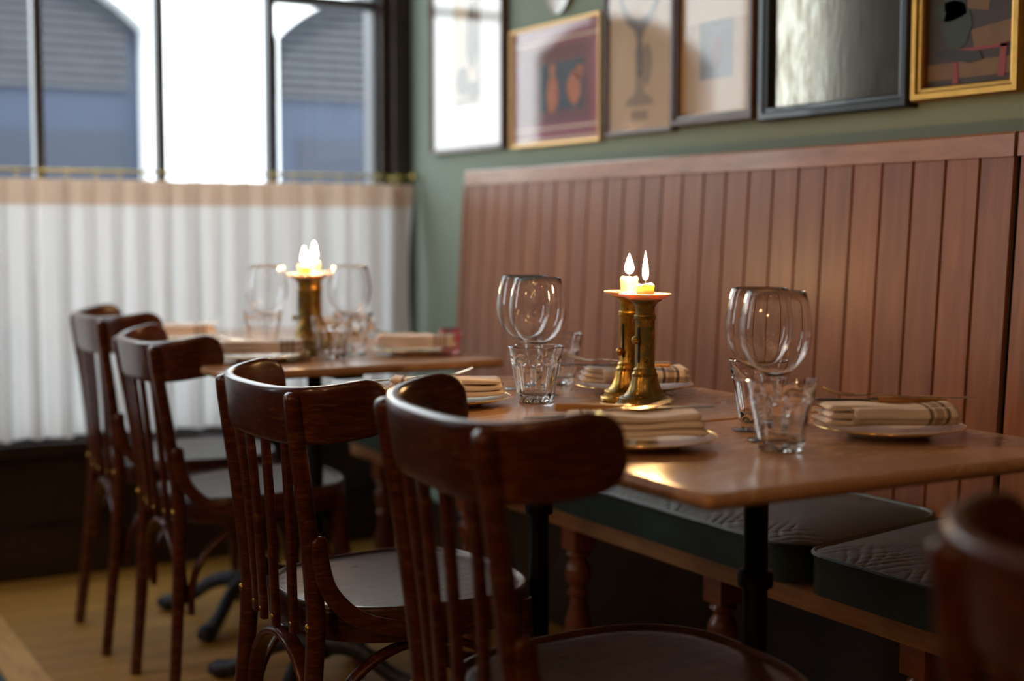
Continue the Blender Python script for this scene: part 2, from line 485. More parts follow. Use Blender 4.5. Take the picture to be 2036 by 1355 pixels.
# window wall: piers and lintel around the opening
bm = bmesh.new()
bx(bm, -1.05, OX0, WY, WY + 0.2, 0, 3.1); bx(bm, OX1, WX, WY, WY + 0.2, 0, 3.1)
bx(bm, OX0, OX1, WY, WY + 0.2, 0, OZ0); bx(bm, OX0, OX1, WY, WY + 0.2, OZ1, 3.1)
struct('wall_window', bm, PANELDK)
LX = -1.9
bm = bmesh.new(); bx(bm, LX - 0.15, LX, -3.2, 3.05, 0, 3.1)
bx(bm, LX, -0.6, 3.05, 3.2, 0, 3.1)                                   # unseen jog, made up to bring the side window's light close
struct('wall_left', bm, PLASTER)
NX = -0.6
bm = bmesh.new()
bx(bm, NX - 0.45, NX, 3.2, 3.34, 0, 3.1); bx(bm, NX - 0.45, NX, 4.2, WY, 0, 3.1)
bx(bm, NX - 0.45, NX, 3.34, 4.2, 0, 0.8); bx(bm, NX - 0.45, NX, 3.34, 4.2, 2.7, 3.1)
struct('wall_added_return', bm, PLASTER)  # added unseen wall; its deep reveal keeps the light on the window corner
w2 = bpy.data.objects.new('window_2', None); C.objects.link(w2); w2['kind'] = 'structure'  # unseen side window, set this close to brighten the window corner
bm = bmesh.new()
for y in (3.36, 3.77, 4.18): bx(bm, NX - 0.41, NX - 0.36, y - 0.02, y + 0.02, 0.8, 2.7)
for z in (0.82, 1.75, 2.68): bx(bm, NX - 0.408, NX - 0.362, 3.34, 4.2, z - 0.02, z + 0.02)
obj('window_frame', bm, DARKWOOD, w2, smooth=False)
bm = bmesh.new(); bm.faces.new([bm.verts.new((NX - 0.385, y, z)) for y, z in ((3.34, 0.8), (4.2, 0.8), (4.2, 2.7), (3.34, 2.7))]); obj('pane', bm, WINGLASS, w2, smooth=False)
# skirtings
bm = bmesh.new(); bx(bm, -0.59, WX, WY - 0.025, WY, 0.0, 0.155, 0.003); struct('baseboard_window', bm, DARKWOOD)
bm = bmesh.new(); bx(bm, WX - 0.02, WX, -3.0, WY - 0.03, 0.0, 0.15, 0.003); struct('baseboard_right', bm, DARKWOOD)

# window_1
w1 = bpy.data.objects.new('window_1', None); C.objects.link(w1); w1['kind'] = 'structure'
bm = bmesh.new()
bx(bm, 1.952, OX1, WY - 0.015, WY + 0.12, OZ0, OZ1, 0.004)          # right stile
bx(bm, OX0, OX0 + 0.05, WY - 0.01, WY + 0.12, OZ0, OZ1, 0.004)
bx(bm, OX0, OX1, WY - 0.008, WY + 0.12, OZ1 - 0.06, OZ1, 0.004)
bx(bm, OX0, OX1, WY - 0.008, WY + 0.12, OZ0, OZ0 + 0.05, 0.004)
obj('window_frame', bm, DARKWOOD, w1)
bm = bmesh.new(); bx(bm, 1.985, WX - 0.002, WY - 0.045, WY - 0.005, 0.156, OZ1 + 0.1, 0.006); obj('architrave', bm, DARKWOOD, w1)
SASH = plain('grey_sash_paint', (0.05, 0.05, 0.06), 0.35)  # one dark grey for sash stile, muntins and transom bars
bm = bmesh.new(); bx(bm, 1.938, 1.951, WY + 0.01, WY + 0.09, OZ0 + 0.05, OZ1 - 0.06, 0.003); obj('sash_stile', bm, SASH, w1)
for i, x in enumerate((0.175, 0.53, 0.882, 1.240, 1.593)):
    bm = bmesh.new(); bx(bm, x - 0.0135, x + 0.0135, WY + 0.02, WY + 0.07, OZ0 + 0.05, OZ1 - 0.06, 0.004); obj('muntin', bm, SASH, w1)
bm = bmesh.new(); bx(bm, 1.60, 1.952, WY + 0.021, WY + 0.069, 1.735, 1.765, 0.004); obj('transom_bar', bm, SASH, w1)
bm = bmesh.new(); bx(bm, OX0 + 0.05, 1.245, WY + 0.021, WY + 0.069, 2.02, 2.05, 0.004); obj('transom_bar', bm, SASH, w1)
bm = bmesh.new(); bm.faces.new([bm.verts.new(p) for p in ((OX0 + 0.05, WY + 0.045, OZ0 + 0.05), (1.95, WY + 0.045, OZ0 + 0.05), (1.95, WY + 0.045, OZ1 - 0.06), (OX0 + 0.05, WY + 0.045, OZ1 - 0.06))]); obj('pane', bm, WINGLASS, w1, smooth=False)
bm = bmesh.new(); bx(bm, OX0 - 0.05, 1.984, WY - 0.05, WY + 0.02, OZ0 - 0.035, OZ0 + 0.004, 0.006); obj('window_sill', bm, DARKWOOD, w1)

# ---------------------------------------------------------------- the street outside
STUCCO = plain('white_stucco', (0.86, 0.88, 0.86), 0.8, var=0.04, scale=3)
BLUE = plain('slate_blue_paint', (0.006, 0.014, 0.036), 0.5, var=0.25, scale=4)
SLAT = plain('louvre_reflection_grey', (0.055, 0.058, 0.065), 0.45, var=0.3, scale=6)  # reflected light on the blue louvres, put into a grey colour
DBLUE = plain('dark_blue_recess_shade', (0.0035, 0.008, 0.020), 0.5)  # recess shade of the door panels, put into a darker blue
bm = bmesh.new(); bx(bm, -8, 12, WY + 0.2, 12, -0.25, -0.15); struct('street', bm, plain('asphalt', (0.22, 0.22, 0.21), 0.9, var=0.2))
FY = 9.5
fac = thing('street_building', 'white stucco building across the street behind the window, with arched blue doorways', 'building', (0, FY, -0.15))
def arch_z(x, x0, x1, zs, zt):
    c, hw = (x0 + x1) / 2, (x1 - x0) / 2
    k = (zt - zs); rad = (hw * hw + k * k) / (2 * k)
    return zt - rad + math.sqrt(max(rad * rad - (x - c) ** 2, 0))
ARCH = [(-3.3, -1.6), (0.95, 2.655), (3.555, 5.26), (6.1, 7.8)]
ZS, ZT = 2.50, 2.86     # springing and crown above the street level object origin
bm = bmesh.new()
xs = []
edges = [-8.0] + [v for a in ARCH for v in a] + [12.0]
D = 0.22
for i in range(0, len(edges), 2):       # solid piers
    bx(bm, edges[i], edges[i + 1], 0, D, 0, 6.5)
for (a0, a1) in ARCH:                   # spandrel above each arch
    n = 20
    for i in range(n):
        xa, xb = a0 + (a1 - a0) * i / n, a0 + (a1 - a0) * (i + 1) / n
        za, zb = arch_z(xa, a0, a1, ZS, ZT), arch_z(xb, a0, a1, ZS, ZT)
        v = [bm.verts.new(p) for p in ((xa, 0, za), (xb, 0, zb), (xb, 0, 6.5), (xa, 0, 6.5), (xa, D, za), (xb, D, zb), (xb, D, 6.5), (xa, D, 6.5))]
        for f in ((0, 1, 2, 3), (5, 4, 7, 6), (0, 4, 5, 1), (3, 2, 6, 7)): bm.faces.new([v[k] for k in f])
obj('facade', bm, STUCCO, fac, smooth=False)
for ai, (a0, a1) in enumerate(ARCH):
    bm = bmesh.new(); bx(bm, a0, a1, D - 0.02, D + 0.04, 0, ZT + 0.05); dr = obj('door', bm, BLUE, fac, smooth=False)
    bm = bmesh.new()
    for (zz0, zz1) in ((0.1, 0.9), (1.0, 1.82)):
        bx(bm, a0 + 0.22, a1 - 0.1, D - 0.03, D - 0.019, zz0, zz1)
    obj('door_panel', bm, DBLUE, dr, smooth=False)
    bm = bmesh.new(); k = 0; z = 2.12
    while z < ZT - 0.02:
        za = min(z, 9)
        lo, hi = a0 + 0.08, a1 - 0.1
        while arch_z(lo, a0, a1, ZS, ZT) < z + 0.03 and lo < hi: lo += 0.05
        while arch_z(hi, a0, a1, ZS, ZT) < z + 0.03 and lo < hi: hi -= 0.05
        if hi - lo > 0.2:
            v = [bm.verts.new(p) for p in ((lo, D - 0.07, z), (hi, D - 0.07, z), (hi, D - 0.025, z + 0.04), (lo, D - 0.025, z + 0.04),
                                           (lo, D - 0.07, z - 0.01), (hi, D - 0.07, z - 0.01), (hi, D - 0.025, z + 0.03), (lo, D - 0.025, z + 0.03))]
            for f in ((0, 1, 2, 3), (5, 4, 7, 6), (0, 4, 5, 1), (3, 2, 6, 7), (0, 3, 7, 4), (1, 5, 6, 2)): bm.faces.new([v[q] for q in f])
        z += 0.062
    obj('louvre', bm, SLAT, dr, smooth=False)

# ---------------------------------------------------------------- half curtain on a brass rod
RY, RZ = 4.175, 1.192
rod = thing('curtain_rod', 'thin brass curtain rod with a ball finial across the window', 'curtain rod', (0, RY, RZ))
bm = bmesh.new(); sweep(bm, [(-0.03 + i * 0.205, 0, 0) for i in range(11)], 0.009, 0.009, e=1, n=10); obj('rod', bm, BRASSROD, rod)
bm = bmesh.new(); ball(bm, (2.026, 0, 0), 0.0125, n=16); obj('finial', bm, BRASSROD, rod)
for x in (0.0, 1.965):
    bm = bmesh.new(); sweep(bm, [(x, 0.0, -0.002), (x, 0.03, -0.004), (x, 0.058, -0.004)], 0.008, 0.008, e=1, n=8); obj('bracket', bm, BRASSROD, rod)

cur = thing('cafe_curtain', 'gathered white half-height curtain hanging from the brass rod', 'curtain', (0, RY, 0))
def fold(x, z):
    """gathered folds; deeper low down, irregular"""
    t = (1.17 - z) / 0.75
    a = 0.016 + 0.008 * t
    q = math.sin(2 * PI * x / 0.083 + 1.6 * math.sin(x * 5.3))
    return (a * (1 - 2 * (1 - 0.5 * (1 + q)) ** 3) + 0.6 * a * math.sin(2 * PI * x / 0.141 + 2.0 + 0.8 * t)
            + 0.006 * t * math.sin(2 * PI * x / 0.045 + 3 * math.sin(3 * x)))
def edge_x(u, z):
    x = 0.0 + u * 2.034
    t = (1.17 - z) / 0.75
    x += -0.03 * math.sin(min(1, t * 1.15) * PI) * max(0, (u - 0.75) / 0.25) ** 1.5
    return x
def curtain_mesh(z0, z1, nz, thick=0.0, off=0.0):
    bm = bmesh.new(); nx = 400
    g = []
    for i in range(nx + 1):
        row = []
        for j in range(nz + 1):
            z = z1 + (z0 - z1) * j / nz
            x = edge_x(i / nx, z)
            row.append(bm.verts.new((x, fold(x, z) + off, z)))
        g.append(row)
    for i in range(nx):
        for j in range(nz): bm.faces.new((g[i][j], g[i + 1][j], g[i + 1][j + 1], g[i][j + 1]))
    return bm
obj('drop', curtain_mesh(0.425, 1.095, 24), CURTAIN, cur, angle=180)
obj('header', curtain_mesh(1.094, 1.168, 4), HEADER, cur, angle=180)
x = 0.02
while x < 1.99:
    bm = bmesh.new()
    sweep(bm, [(x, 0.012 * math.cos(a) , RZ - 0.0095 + 0.0155 * math.sin(a)) for a in [2 * PI * k / 12 for k in range(12)]], 0.0022, 0.0022, side=(1, 0, 0), e=1, n=6, loop=True)
    obj('ring', bm, BRASSROD, cur)
    x += 0.075 + random.uniform(-0.012, 0.012)

# ---------------------------------------------------------------- banquette: backrest, bench, cushions
bk = thing('banquette_panelling', 'long brown tongue-and-groove wooden backrest with a cap rail along the green wall', 'panelling', (0, 0, 0))
def lean(z): return 1.925 + (z - 0.44) * 0.055
def backrest_seg(y0, y1, parent):
    """boards with V grooves, leaning back; one mesh"""
    bm = bmesh.new(); ys = []
    g0 = 1.695 - 20 * 0.079
    y = g0
    cuts = [y0 + 0.0]
    while y < y1 - 0.012:
        if y > y0 + 0.012: cuts.append(y)
        y += 0.079
    cuts.append(y1)
    for a, b in zip(cuts[:-1], cuts[1:]):
        z0, z1 = 0.40, 1.16; g = 0.0016
        prof = [(a + g, 0.006), (a + g + 0.002, 0.0), (b - g - 0.002, 0.0), (b - g, 0.006)]
        vs = [[bm.verts.new((lean(z) + d, yy, z)) for (yy, d) in prof + [(b - g, 0.02), (a + g, 0.02)]] for z in (z0, z1)]
        ring_bridge(bm, vs)
    bx(bm, 1.955, 1.962, y0, y1, 0.4, 0.5)
    obj('boards', bm, PANEL, parent, smooth=False)
    bm = bmesh.new()
    v = []
    for z in (0.40, 1.16):
        v.append([bm.verts.new((lean(z) + d, yy, z)) for (yy, d) in ((y0, 0.008), (y1, 0.008), (y1, 0.045), (y0, 0.045))])
    ring_bridge(bm, v)
    obj('backing_board', bm, DARKWOOD, parent, smooth=False)
    bm = bmesh.new()
    v = []
    for z, d0 in ((1.152, -0.006), (1.19, -0.006), (1.194, -0.003)):
        v.append([bm.verts.new((xx, yy, z)) for (yy, xx) in ((y0, lean(z) + d0), (y1, lean(z) + d0), (y1, WX - 0.004), (y0, WX - 0.004))])
    ring_bridge(bm, v)
    obj('cap_rail', bm, CAP, parent, smooth=False)
backrest_seg(1.697, 3.70, bk)
bm = bmesh.new(); v = []
for z in (0.40, 1.15): v.append([bm.verts.new(p) for p in ((lean(z) - 0.002, 3.70, z), (lean(z) - 0.002, 3.716, z), (WX - 0.022, 3.716, z), (WX - 0.022, 3.70, z))])
ring_bridge(bm, v); obj('end_panel', bm, PANEL, bk, smooth=False)
bk2 = thing('banquette_panelling', 'next section of brown board backrest at the right edge, beyond the dark joint', 'panelling')
backrest_seg(-0.9, 1.688, bk2)

bench = thing('banquette_bench', 'wooden banquette bench frame with turned legs under the green seat cushions', 'bench', (0, 0, 0))
bm = bmesh.new(); bx(bm, 1.600, 1.625, -0.9, 3.72, 0.385, 0.434, 0.002); obj('apron', bm, BENCH, bench)
bm = bmesh.new(); bx(bm, 1.626, 1.918, -0.9, 3.72, 0.418, 0.432); obj('seat_board', bm, BENCH, bench, smooth=False)
def turned_leg():
    bm = bmesh.new()
    bx(bm, -0.027, 0.027, -0.027, 0.027, 0.335, 0.385, 0.003)
    pr = [(0.020, 0.335), (0.026, 0.325), (0.018, 0.318), (0.017, 0.312), (0.026, 0.300), (0.029, 0.285), (0.026, 0.268), (0.017, 0.256), (0.016, 0.250),
          (0.023, 0.243), (0.023, 0.238), (0.016, 0.232), (0.019, 0.215), (0.028, 0.18), (0.031, 0.14), (0.027, 0.10), (0.018, 0.065), (0.017, 0.058), (0.024, 0.05), (0.026, 0.03), (0.020, 0.0)]
    lathe(bm, list(reversed(pr)), 20)
    return bm
first = None
for s in range(-4, 5):
    y = 1.56 + 0.5 * s
    if first is None:
        first = obj('leg', turned_leg(), REDWOOD, bench, loc=(1.632, y, 0))
    else:
        o = first.copy(); C.objects.link(o); o.parent = bench; o.location = (1.632, y, 0)
bm = bmesh.new(); bx(bm, 1.90, 1.917, -0.9, 3.72, 0.0, 0.417); obj('rear_board', bm, DARKWOOD, bench, smooth=False)

def cushion(y0, y1, label):
    t = thing('seat_cushion', label, 'cushion', (0, (y0 + y1) / 2, 0), 0, 'green leather cushions on the banquette bench')
    L = (y1 - y0) / 2 - 0.003; X0, X1 = 1.553, 1.905
    nu, nv = 26, 60
    def shape(u, v, top):
        cx, hx = (X0 + X1) / 2, (X1 - X0) / 2
        a, b = 2 * u - 1, 2 * v - 1
        # rounded corners in plan
        rr = 0.06
        x, y = a * hx, b * L
        e = max(0, abs(x) - (hx - rr)); f = max(0, abs(y) - (L - rr))
        if e > 0 and f > 0:
            s = max(e, f) / math.hypot(e, f)
            x = math.copysign(hx - rr + e * s, x); y = math.copysign(L - rr + f * s, y)
        d = min((1 - abs(a)) * hx, (1 - abs(b)) * L)
        crown = 0.020 * (1 - math.exp(-d / 0.055))
        if top:
            z = 0.500 + 0.028 * max(0, u - 0.2) + crown - 0.006 * math.exp(-((d - 0.02) / 0.01) ** 2) * 0
            ed = math.exp(-(d / 0.03)) if d > 0.004 else 0
            if a < -0.45:
                k = min(1, (-0.45 - a) / 0.15) * min(1, (1 + a) / 0.06)
                for sg in (1, -1):
                    w = (y + sg * x * 0.8) / 0.026 + 0.35 * math.sin(y * 19 + sg) + 0.2 * math.sin(y * 61 + 40 * x)
                    w = abs(w - round(w))
                    z -= 0.0014 * k * (0.6 + 0.4 * math.sin(y * 47 + sg)) * math.exp(-(w / 0.13) ** 2)
            return (cx + x, y, z)
        return (cx + x, y, 0.436)
    def top(u, v): return shape(u, v, True)
    def bot(u, v): return shape(u, v, False)
    bm = bmesh.new(); grid_slab(bm, top, bot, 110, 330)
    # bulge the sides
    for vtx in bm.verts:
        if 0.436 <= vtx.co.z <= 0.4361:
            cxx = (X0 + X1) / 2
            vtx.co.x = cxx + (vtx.co.x - cxx) * 0.955; vtx.co.y *= 0.985
    body = obj('cushion_cover', bm, LEATHER, t, angle=60)
    pts = []
    n = 200
    for i in range(n):
        q = i / n * 4; k = int(q); f = q - k
        u, v = [(f, 0), (1, f), (1 - f, 1), (0, 1 - f)][k]
        p = Vector(shape(u, v, True)); 
        pts.append(p)
    bm = bmesh.new(); sweep(bm, pts, 0.009, 0.009, up=(0, 0, 1), e=1, n=8, loop=True); obj('piping', bm, LEATHER, t)
    return t
cushion(1.772, 2.66, 'long green leather cushion on the bench right under the nearest table')
cushion(0.884, 1.768, 'nearest green leather cushion, at the lower right, with a creased front edge')
cushion(2.664, 3.70, 'farthest green leather cushion, mostly hidden behind the chairs near the window')

# ---------------------------------------------------------------- pictures on the green wall
MATB = plain('white_mat_board', (0.80, 0.80, 0.78), 0.8)
TAN = plain('old_tan_paper', (0.50, 0.36, 0.22), 0.8, var=0.12, scale=9)
CREAM = plain('cream_paper_and_reflection', (0.62, 0.50, 0.36), 0.8, var=0.1, scale=8)
INK = plain('faded_ink', (0.16, 0.12, 0.09), 0.8, var=0.3, scale=30)
RED = plain('crimson_mount', (0.24, 0.035, 0.04), 0.6)
DRED = plain('brown_red_print', (0.16, 0.045, 0.03), 0.7, var=0.4, scale=20)
BLACKP = plain('black_print', (0.012, 0.012, 0.014), 0.6)
ORANGE = plain('orange_print', (0.42, 0.13, 0.04), 0.7, var=0.3, scale=30)
GREYP = plain('grey_print', (0.13, 0.12, 0.13), 0.7, var=0.4, scale=15)
FRBR = wood('brown_picture_frame', (0.05, 0.022, 0.012), (0.085, 0.038, 0.02), (0.13, 0.06, 0.03), (1, 4, 1), 9, 0.35, 0.2)
FRRED = wood('red_brown_picture_frame', (0.12, 0.032, 0.012), (0.20, 0.058, 0.02), (0.26, 0.09, 0.03), (1, 4, 1), 9, 0.35, 0.2)
FRBK = plain('black_picture_frame', (0.010, 0.012, 0.015), 0.3, Coat_Weight=0.3)
FRGO = plain('antique_gold_frame', (0.50, 0.27, 0.06), 0.36, 0.9, var=0.35, scale=50)
FRLG = plain('pale_gilt_frame', (0.62, 0.38, 0.15), 0.32, 0.8, var=0.2, scale=50)
GREENP = plain('dark_green_paint_daub', (0.020, 0.035, 0.015), 0.6, var=0.5, scale=20)
OCHRE = plain('ochre_paint_daub', (0.16, 0.085, 0.025), 0.6, var=0.4, scale=20)
UMBER = plain('umber_canvas', (0.035, 0.020, 0.010), 0.6, var=0.5, scale=14)
def mirror_mat():
    m = M('foxed_mirror_glass')
    a = m.noise(m.coords((1, 5, 1.6)), 7, 9, 0.7, 0.7)
    col = m.ramp(a, [(0.3, (0.12, 0.10, 0.07)), (0.5, (0.24, 0.22, 0.18)), (0.75, (0.36, 0.35, 0.31))])
    m.base(col); m.set(Metallic=0.93, Roughness=m.ramp(a, [(0.3, (0.16, 0.16, 0.16)), (0.7, (0.07, 0.07, 0.07))])); m.bump(m.noise(m.coords((1, 9, 2)), 9, 6, 0.6), 0.05, 0.002)
    return m.m
MIRROR = mirror_mat()
SURF = 2.038      # picture plane
def poly(bm, pts, off=0.0006, thick=0.0006, base=SURF):
    """flat printed shape in the picture plane; pts are (y, z)"""
    a = [bm.verts.new((base - off, y, z)) for y, z in pts]; b = [bm.verts.new((base - off + thick * 0.9, y, z)) for y, z in pts]
    ring_bridge(bm, [a, b])
def rect(y0, y1, z0, z1): return [(y0, z0), (y1, z0), (y1, z1), (y0, z1)]
def picture(label, y0, y1, z0, z1, fw, fd, fmat, ground, art, glass=True, inner=None, name='framed_picture', cat='picture', group='framed pictures in a row on the green wall'):
    t = thing(name, label, cat, (0, 0, 0), 0, group)
    bm = bmesh.new()
    # mitred moulding: swept profile round the rectangle
    def ringat(o, xx): return [bm.verts.new((xx, y, z)) for y, z in ((y0 + o, z0 + o), (y1 - o, z0 + o), (y1 - o, z1 - o), (y0 + o, z1 - o))]
    X = WX - 0.002
    rings = [ringat(0, X), ringat(0, X - fd * 0.8), ringat(fw * 0.15, X - fd), ringat(fw * 0.55, X - fd), ringat(fw * 0.65, X - fd * 0.82), ringat(fw * 0.9, X - fd * 0.78), ringat(fw, X - fd * 0.6), ringat(fw, X)]
    rings.append(rings[0]); ring_bridge(bm, rings, cap0=False, cap1=False)
    obj('frame', bm, fmat, t, smooth=False)
    if inner:
        im, iw = inner; bm = bmesh.new()
        def r2(o, xx): return [bm.verts.new((xx, y, z)) for y, z in ((y0 + fw + o, z0 + fw + o), (y1 - fw - o, z0 + fw + o), (y1 - fw - o, z1 - fw - o), (y0 + fw + o, z1 - fw - o))]
        rings = [r2(0, SURF), r2(0, SURF - 0.006), r2(iw, SURF - 0.003), r2(iw, SURF)]; rings.append(rings[0]); ring_bridge(bm, rings, cap0=False, cap1=False)
        obj('slip', bm, im, t, smooth=False)
    bm = bmesh.new(); bx(bm, SURF, WX - 0.003, y0 + fw * 0.95, y1 - fw * 0.95, z0 + fw * 0.95, z1 - fw * 0.95)
    obj('mirror_glass' if name == 'framed_mirror' else 'picture_sheet', bm, ground, t, smooth=False)
    for i, (m, shapes) in enumerate(art):
        bm = bmesh.new()
        for s in shapes: poly(bm, s, 0.0006 + 0.0004 * i)
        obj('print', bm, m, t, smooth=False)
    if glass:
        bm = bmesh.new(); bm.faces.new([bm.verts.new((SURF - 0.006, y, z)) for y, z in rect(y0 + fw * 0.97, y1 - fw * 0.97, z0 + fw * 0.97, z1 - fw * 0.97)])
        obj('glass', bm, PICGLASS, t, smooth=False)
    return t
def blob(cy, cz, ry, rz, n=14, ph=0.0, j=0.12):
    rnd = random.Random(int((cy * 1000 + cz * 777)))
    return [(cy + ry * (1 + rnd.uniform(-j, j)) * math.cos(2 * PI * k / n + ph), cz + rz * (1 + rnd.uniform(-j, j)) * math.sin(2 * PI * k / n + ph)) for k in range(n)]
# 1 white mat, narrow sketch
picture('leftmost picture, tall wood-framed sketch on a wide white mount', 3.595, 4.065, 1.257, 1.95, 0.016, 0.024, FRBR, MATB,
        [(CREAM, [rect(3.745, 3.92, 1.395, 1.80)]), (INK, [blob(3.80, 1.60, 0.035, 0.10), blob(3.86, 1.47, 0.04, 0.05), blob(3.79, 1.44, 0.03, 0.03), rect(3.75, 3.765, 1.42, 1.78), rect(3.76, 3.9, 1.405, 1.415)])])
# 2 gilt frame, red mount, dark interior with two figures
picture('small gilt-framed print with a red border and dark figures, second from the left', 3.092, 3.556, 1.253, 1.583, 0.010, 0.020, FRLG, RED,
        [(CREAM, [rect(3.112, 3.54, 1.297, 1.303), rect(3.112, 3.54, 1.533, 1.539), rect(3.112, 3.54, 1.268, 1.274)]),
         (DRED, [rect(3.15, 3.505, 1.315, 1.52)]), (BLACKP, [rect(3.18, 3.40, 1.345, 1.475)]),
         (ORANGE, [blob(3.225, 1.40, 0.032, 0.045), blob(3.20, 1.44, 0.018, 0.02), blob(3.335, 1.39, 0.03, 0.055), blob(3.335, 1.455, 0.016, 0.018)])])
# 3 tan sheet with an ink goblet
gc = 2.925
gob = [(gc - 0.012, 1.40), (gc - 0.016, 1.46), (gc - 0.01, 1.49), (gc - 0.022, 1.515), (gc - 0.055, 1.535), (gc - 0.085, 1.58), (gc - 0.095, 1.64), (gc - 0.08, 1.64), (gc - 0.07, 1.59), (gc - 0.04, 1.552), (gc, 1.54),
       (gc + 0.04, 1.552), (gc + 0.07, 1.59), (gc + 0.08, 1.64), (gc + 0.095, 1.64), (gc + 0.085, 1.58), (gc + 0.055, 1.535), (gc + 0.022, 1.515), (gc + 0.01, 1.49), (gc + 0.016, 1.46), (gc + 0.012, 1.40)]
basep = [(gc - 0.06, 1.33), (gc + 0.06, 1.33), (gc + 0.055, 1.345), (gc + 0.02, 1.36), (gc + 0.014, 1.40), (gc - 0.014, 1.40), (gc - 0.02, 1.36), (gc - 0.055, 1.345)]
INKL = plain('pale_ink', (0.27, 0.20, 0.135), 0.8, var=0.25, scale=40)
picture('tall tan paper drawing of a stemmed goblet in a thin brown frame', 2.776, 3.070, 1.260, 1.80, 0.011, 0.022, FRBR, TAN,
        [(INKL, [basep, rect(gc - 0.035, gc + 0.035, 1.295, 1.318), blob(gc - 0.03, 1.43, 0.02, 0.05)]), (INK, [gob])])
# 4 brown frame, small grey print on a tan mount
picture('brown moulded frame with a small grey print on a tan mount, beside the mirror', 2.463, 2.770, 1.266, 1.80, 0.026, 0.034, FRBR, TAN,
        [(CREAM, [rect(2.50, 2.728, 1.50, 1.76)]), (GREYP, [rect(2.560, 2.680, 1.37, 1.50)]), (DRED, [blob(2.615, 1.43, 0.02, 0.04)])], inner=(FRLG, 0.006))  # the cream sheet is a reflection on the glass, drawn as colour
# 5 black framed foxed mirror
picture('black-framed old foxed mirror reflecting the bright window', 2.008, 2.452, 1.259, 1.70, 0.030, 0.030, FRBK, MIRROR, [], glass=False, name='framed_mirror', cat='mirror', group='framed pictures in a row on the green wall')
# 6 gold frame, dark still life
k0 = 1.772
picture('gold-framed dark still-life painting, rightmost on the wall', 1.743, 2.002, 1.267, 1.75, 0.026, 0.030, FRGO, UMBER,
        [(OCHRE, [rect(k0, 1.974, 1.305, 1.335), [(k0, 1.36), (1.86, 1.355), (1.87, 1.39), (k0, 1.40)], [(1.83, 1.42), (1.88, 1.43), (1.88, 1.50), (1.82, 1.50)]]),
         (GREENP, [blob(1.905, 1.40, 0.035, 0.045), rect(1.885, 1.935, 1.43, 1.56), blob(1.92, 1.43, 0.04, 0.02)]),
         (RED, [[(1.79, 1.30), (1.805, 1.30), (1.80, 1.36), (1.785, 1.36)], [(1.897, 1.295), (1.912, 1.295), (1.91, 1.335), (1.9, 1.335)], rect(1.785, 1.912, 1.352, 1.358)]),
         (BLACKP, [[(1.96, 1.352), (1.93, 1.362), (1.85, 1.35), (1.84, 1.335), (1.87, 1.33), (1.93, 1.345)]])], glass=False)
# small round plate above the red print
t = thing('wall_plate', 'small round white plate on the green wall above the red-bordered print', 'plate', (2.046, 3.305, 1.665), 0)
bm = bmesh.new(); lathe(bm, [(0, 0), (0.045, 0.0), (0.06, 0.010), (0.061, 0.013), (0.045, 0.005), (0, 0.004)], 32)
bmesh.ops.rotate(bm, verts=bm.verts, matrix=Matrix.Rotation(R(-90), 3, 'Y')); obj('plate', bm, plain('white_wall_plate_glaze', (0.6, 0.58, 0.54), 0.2), t)

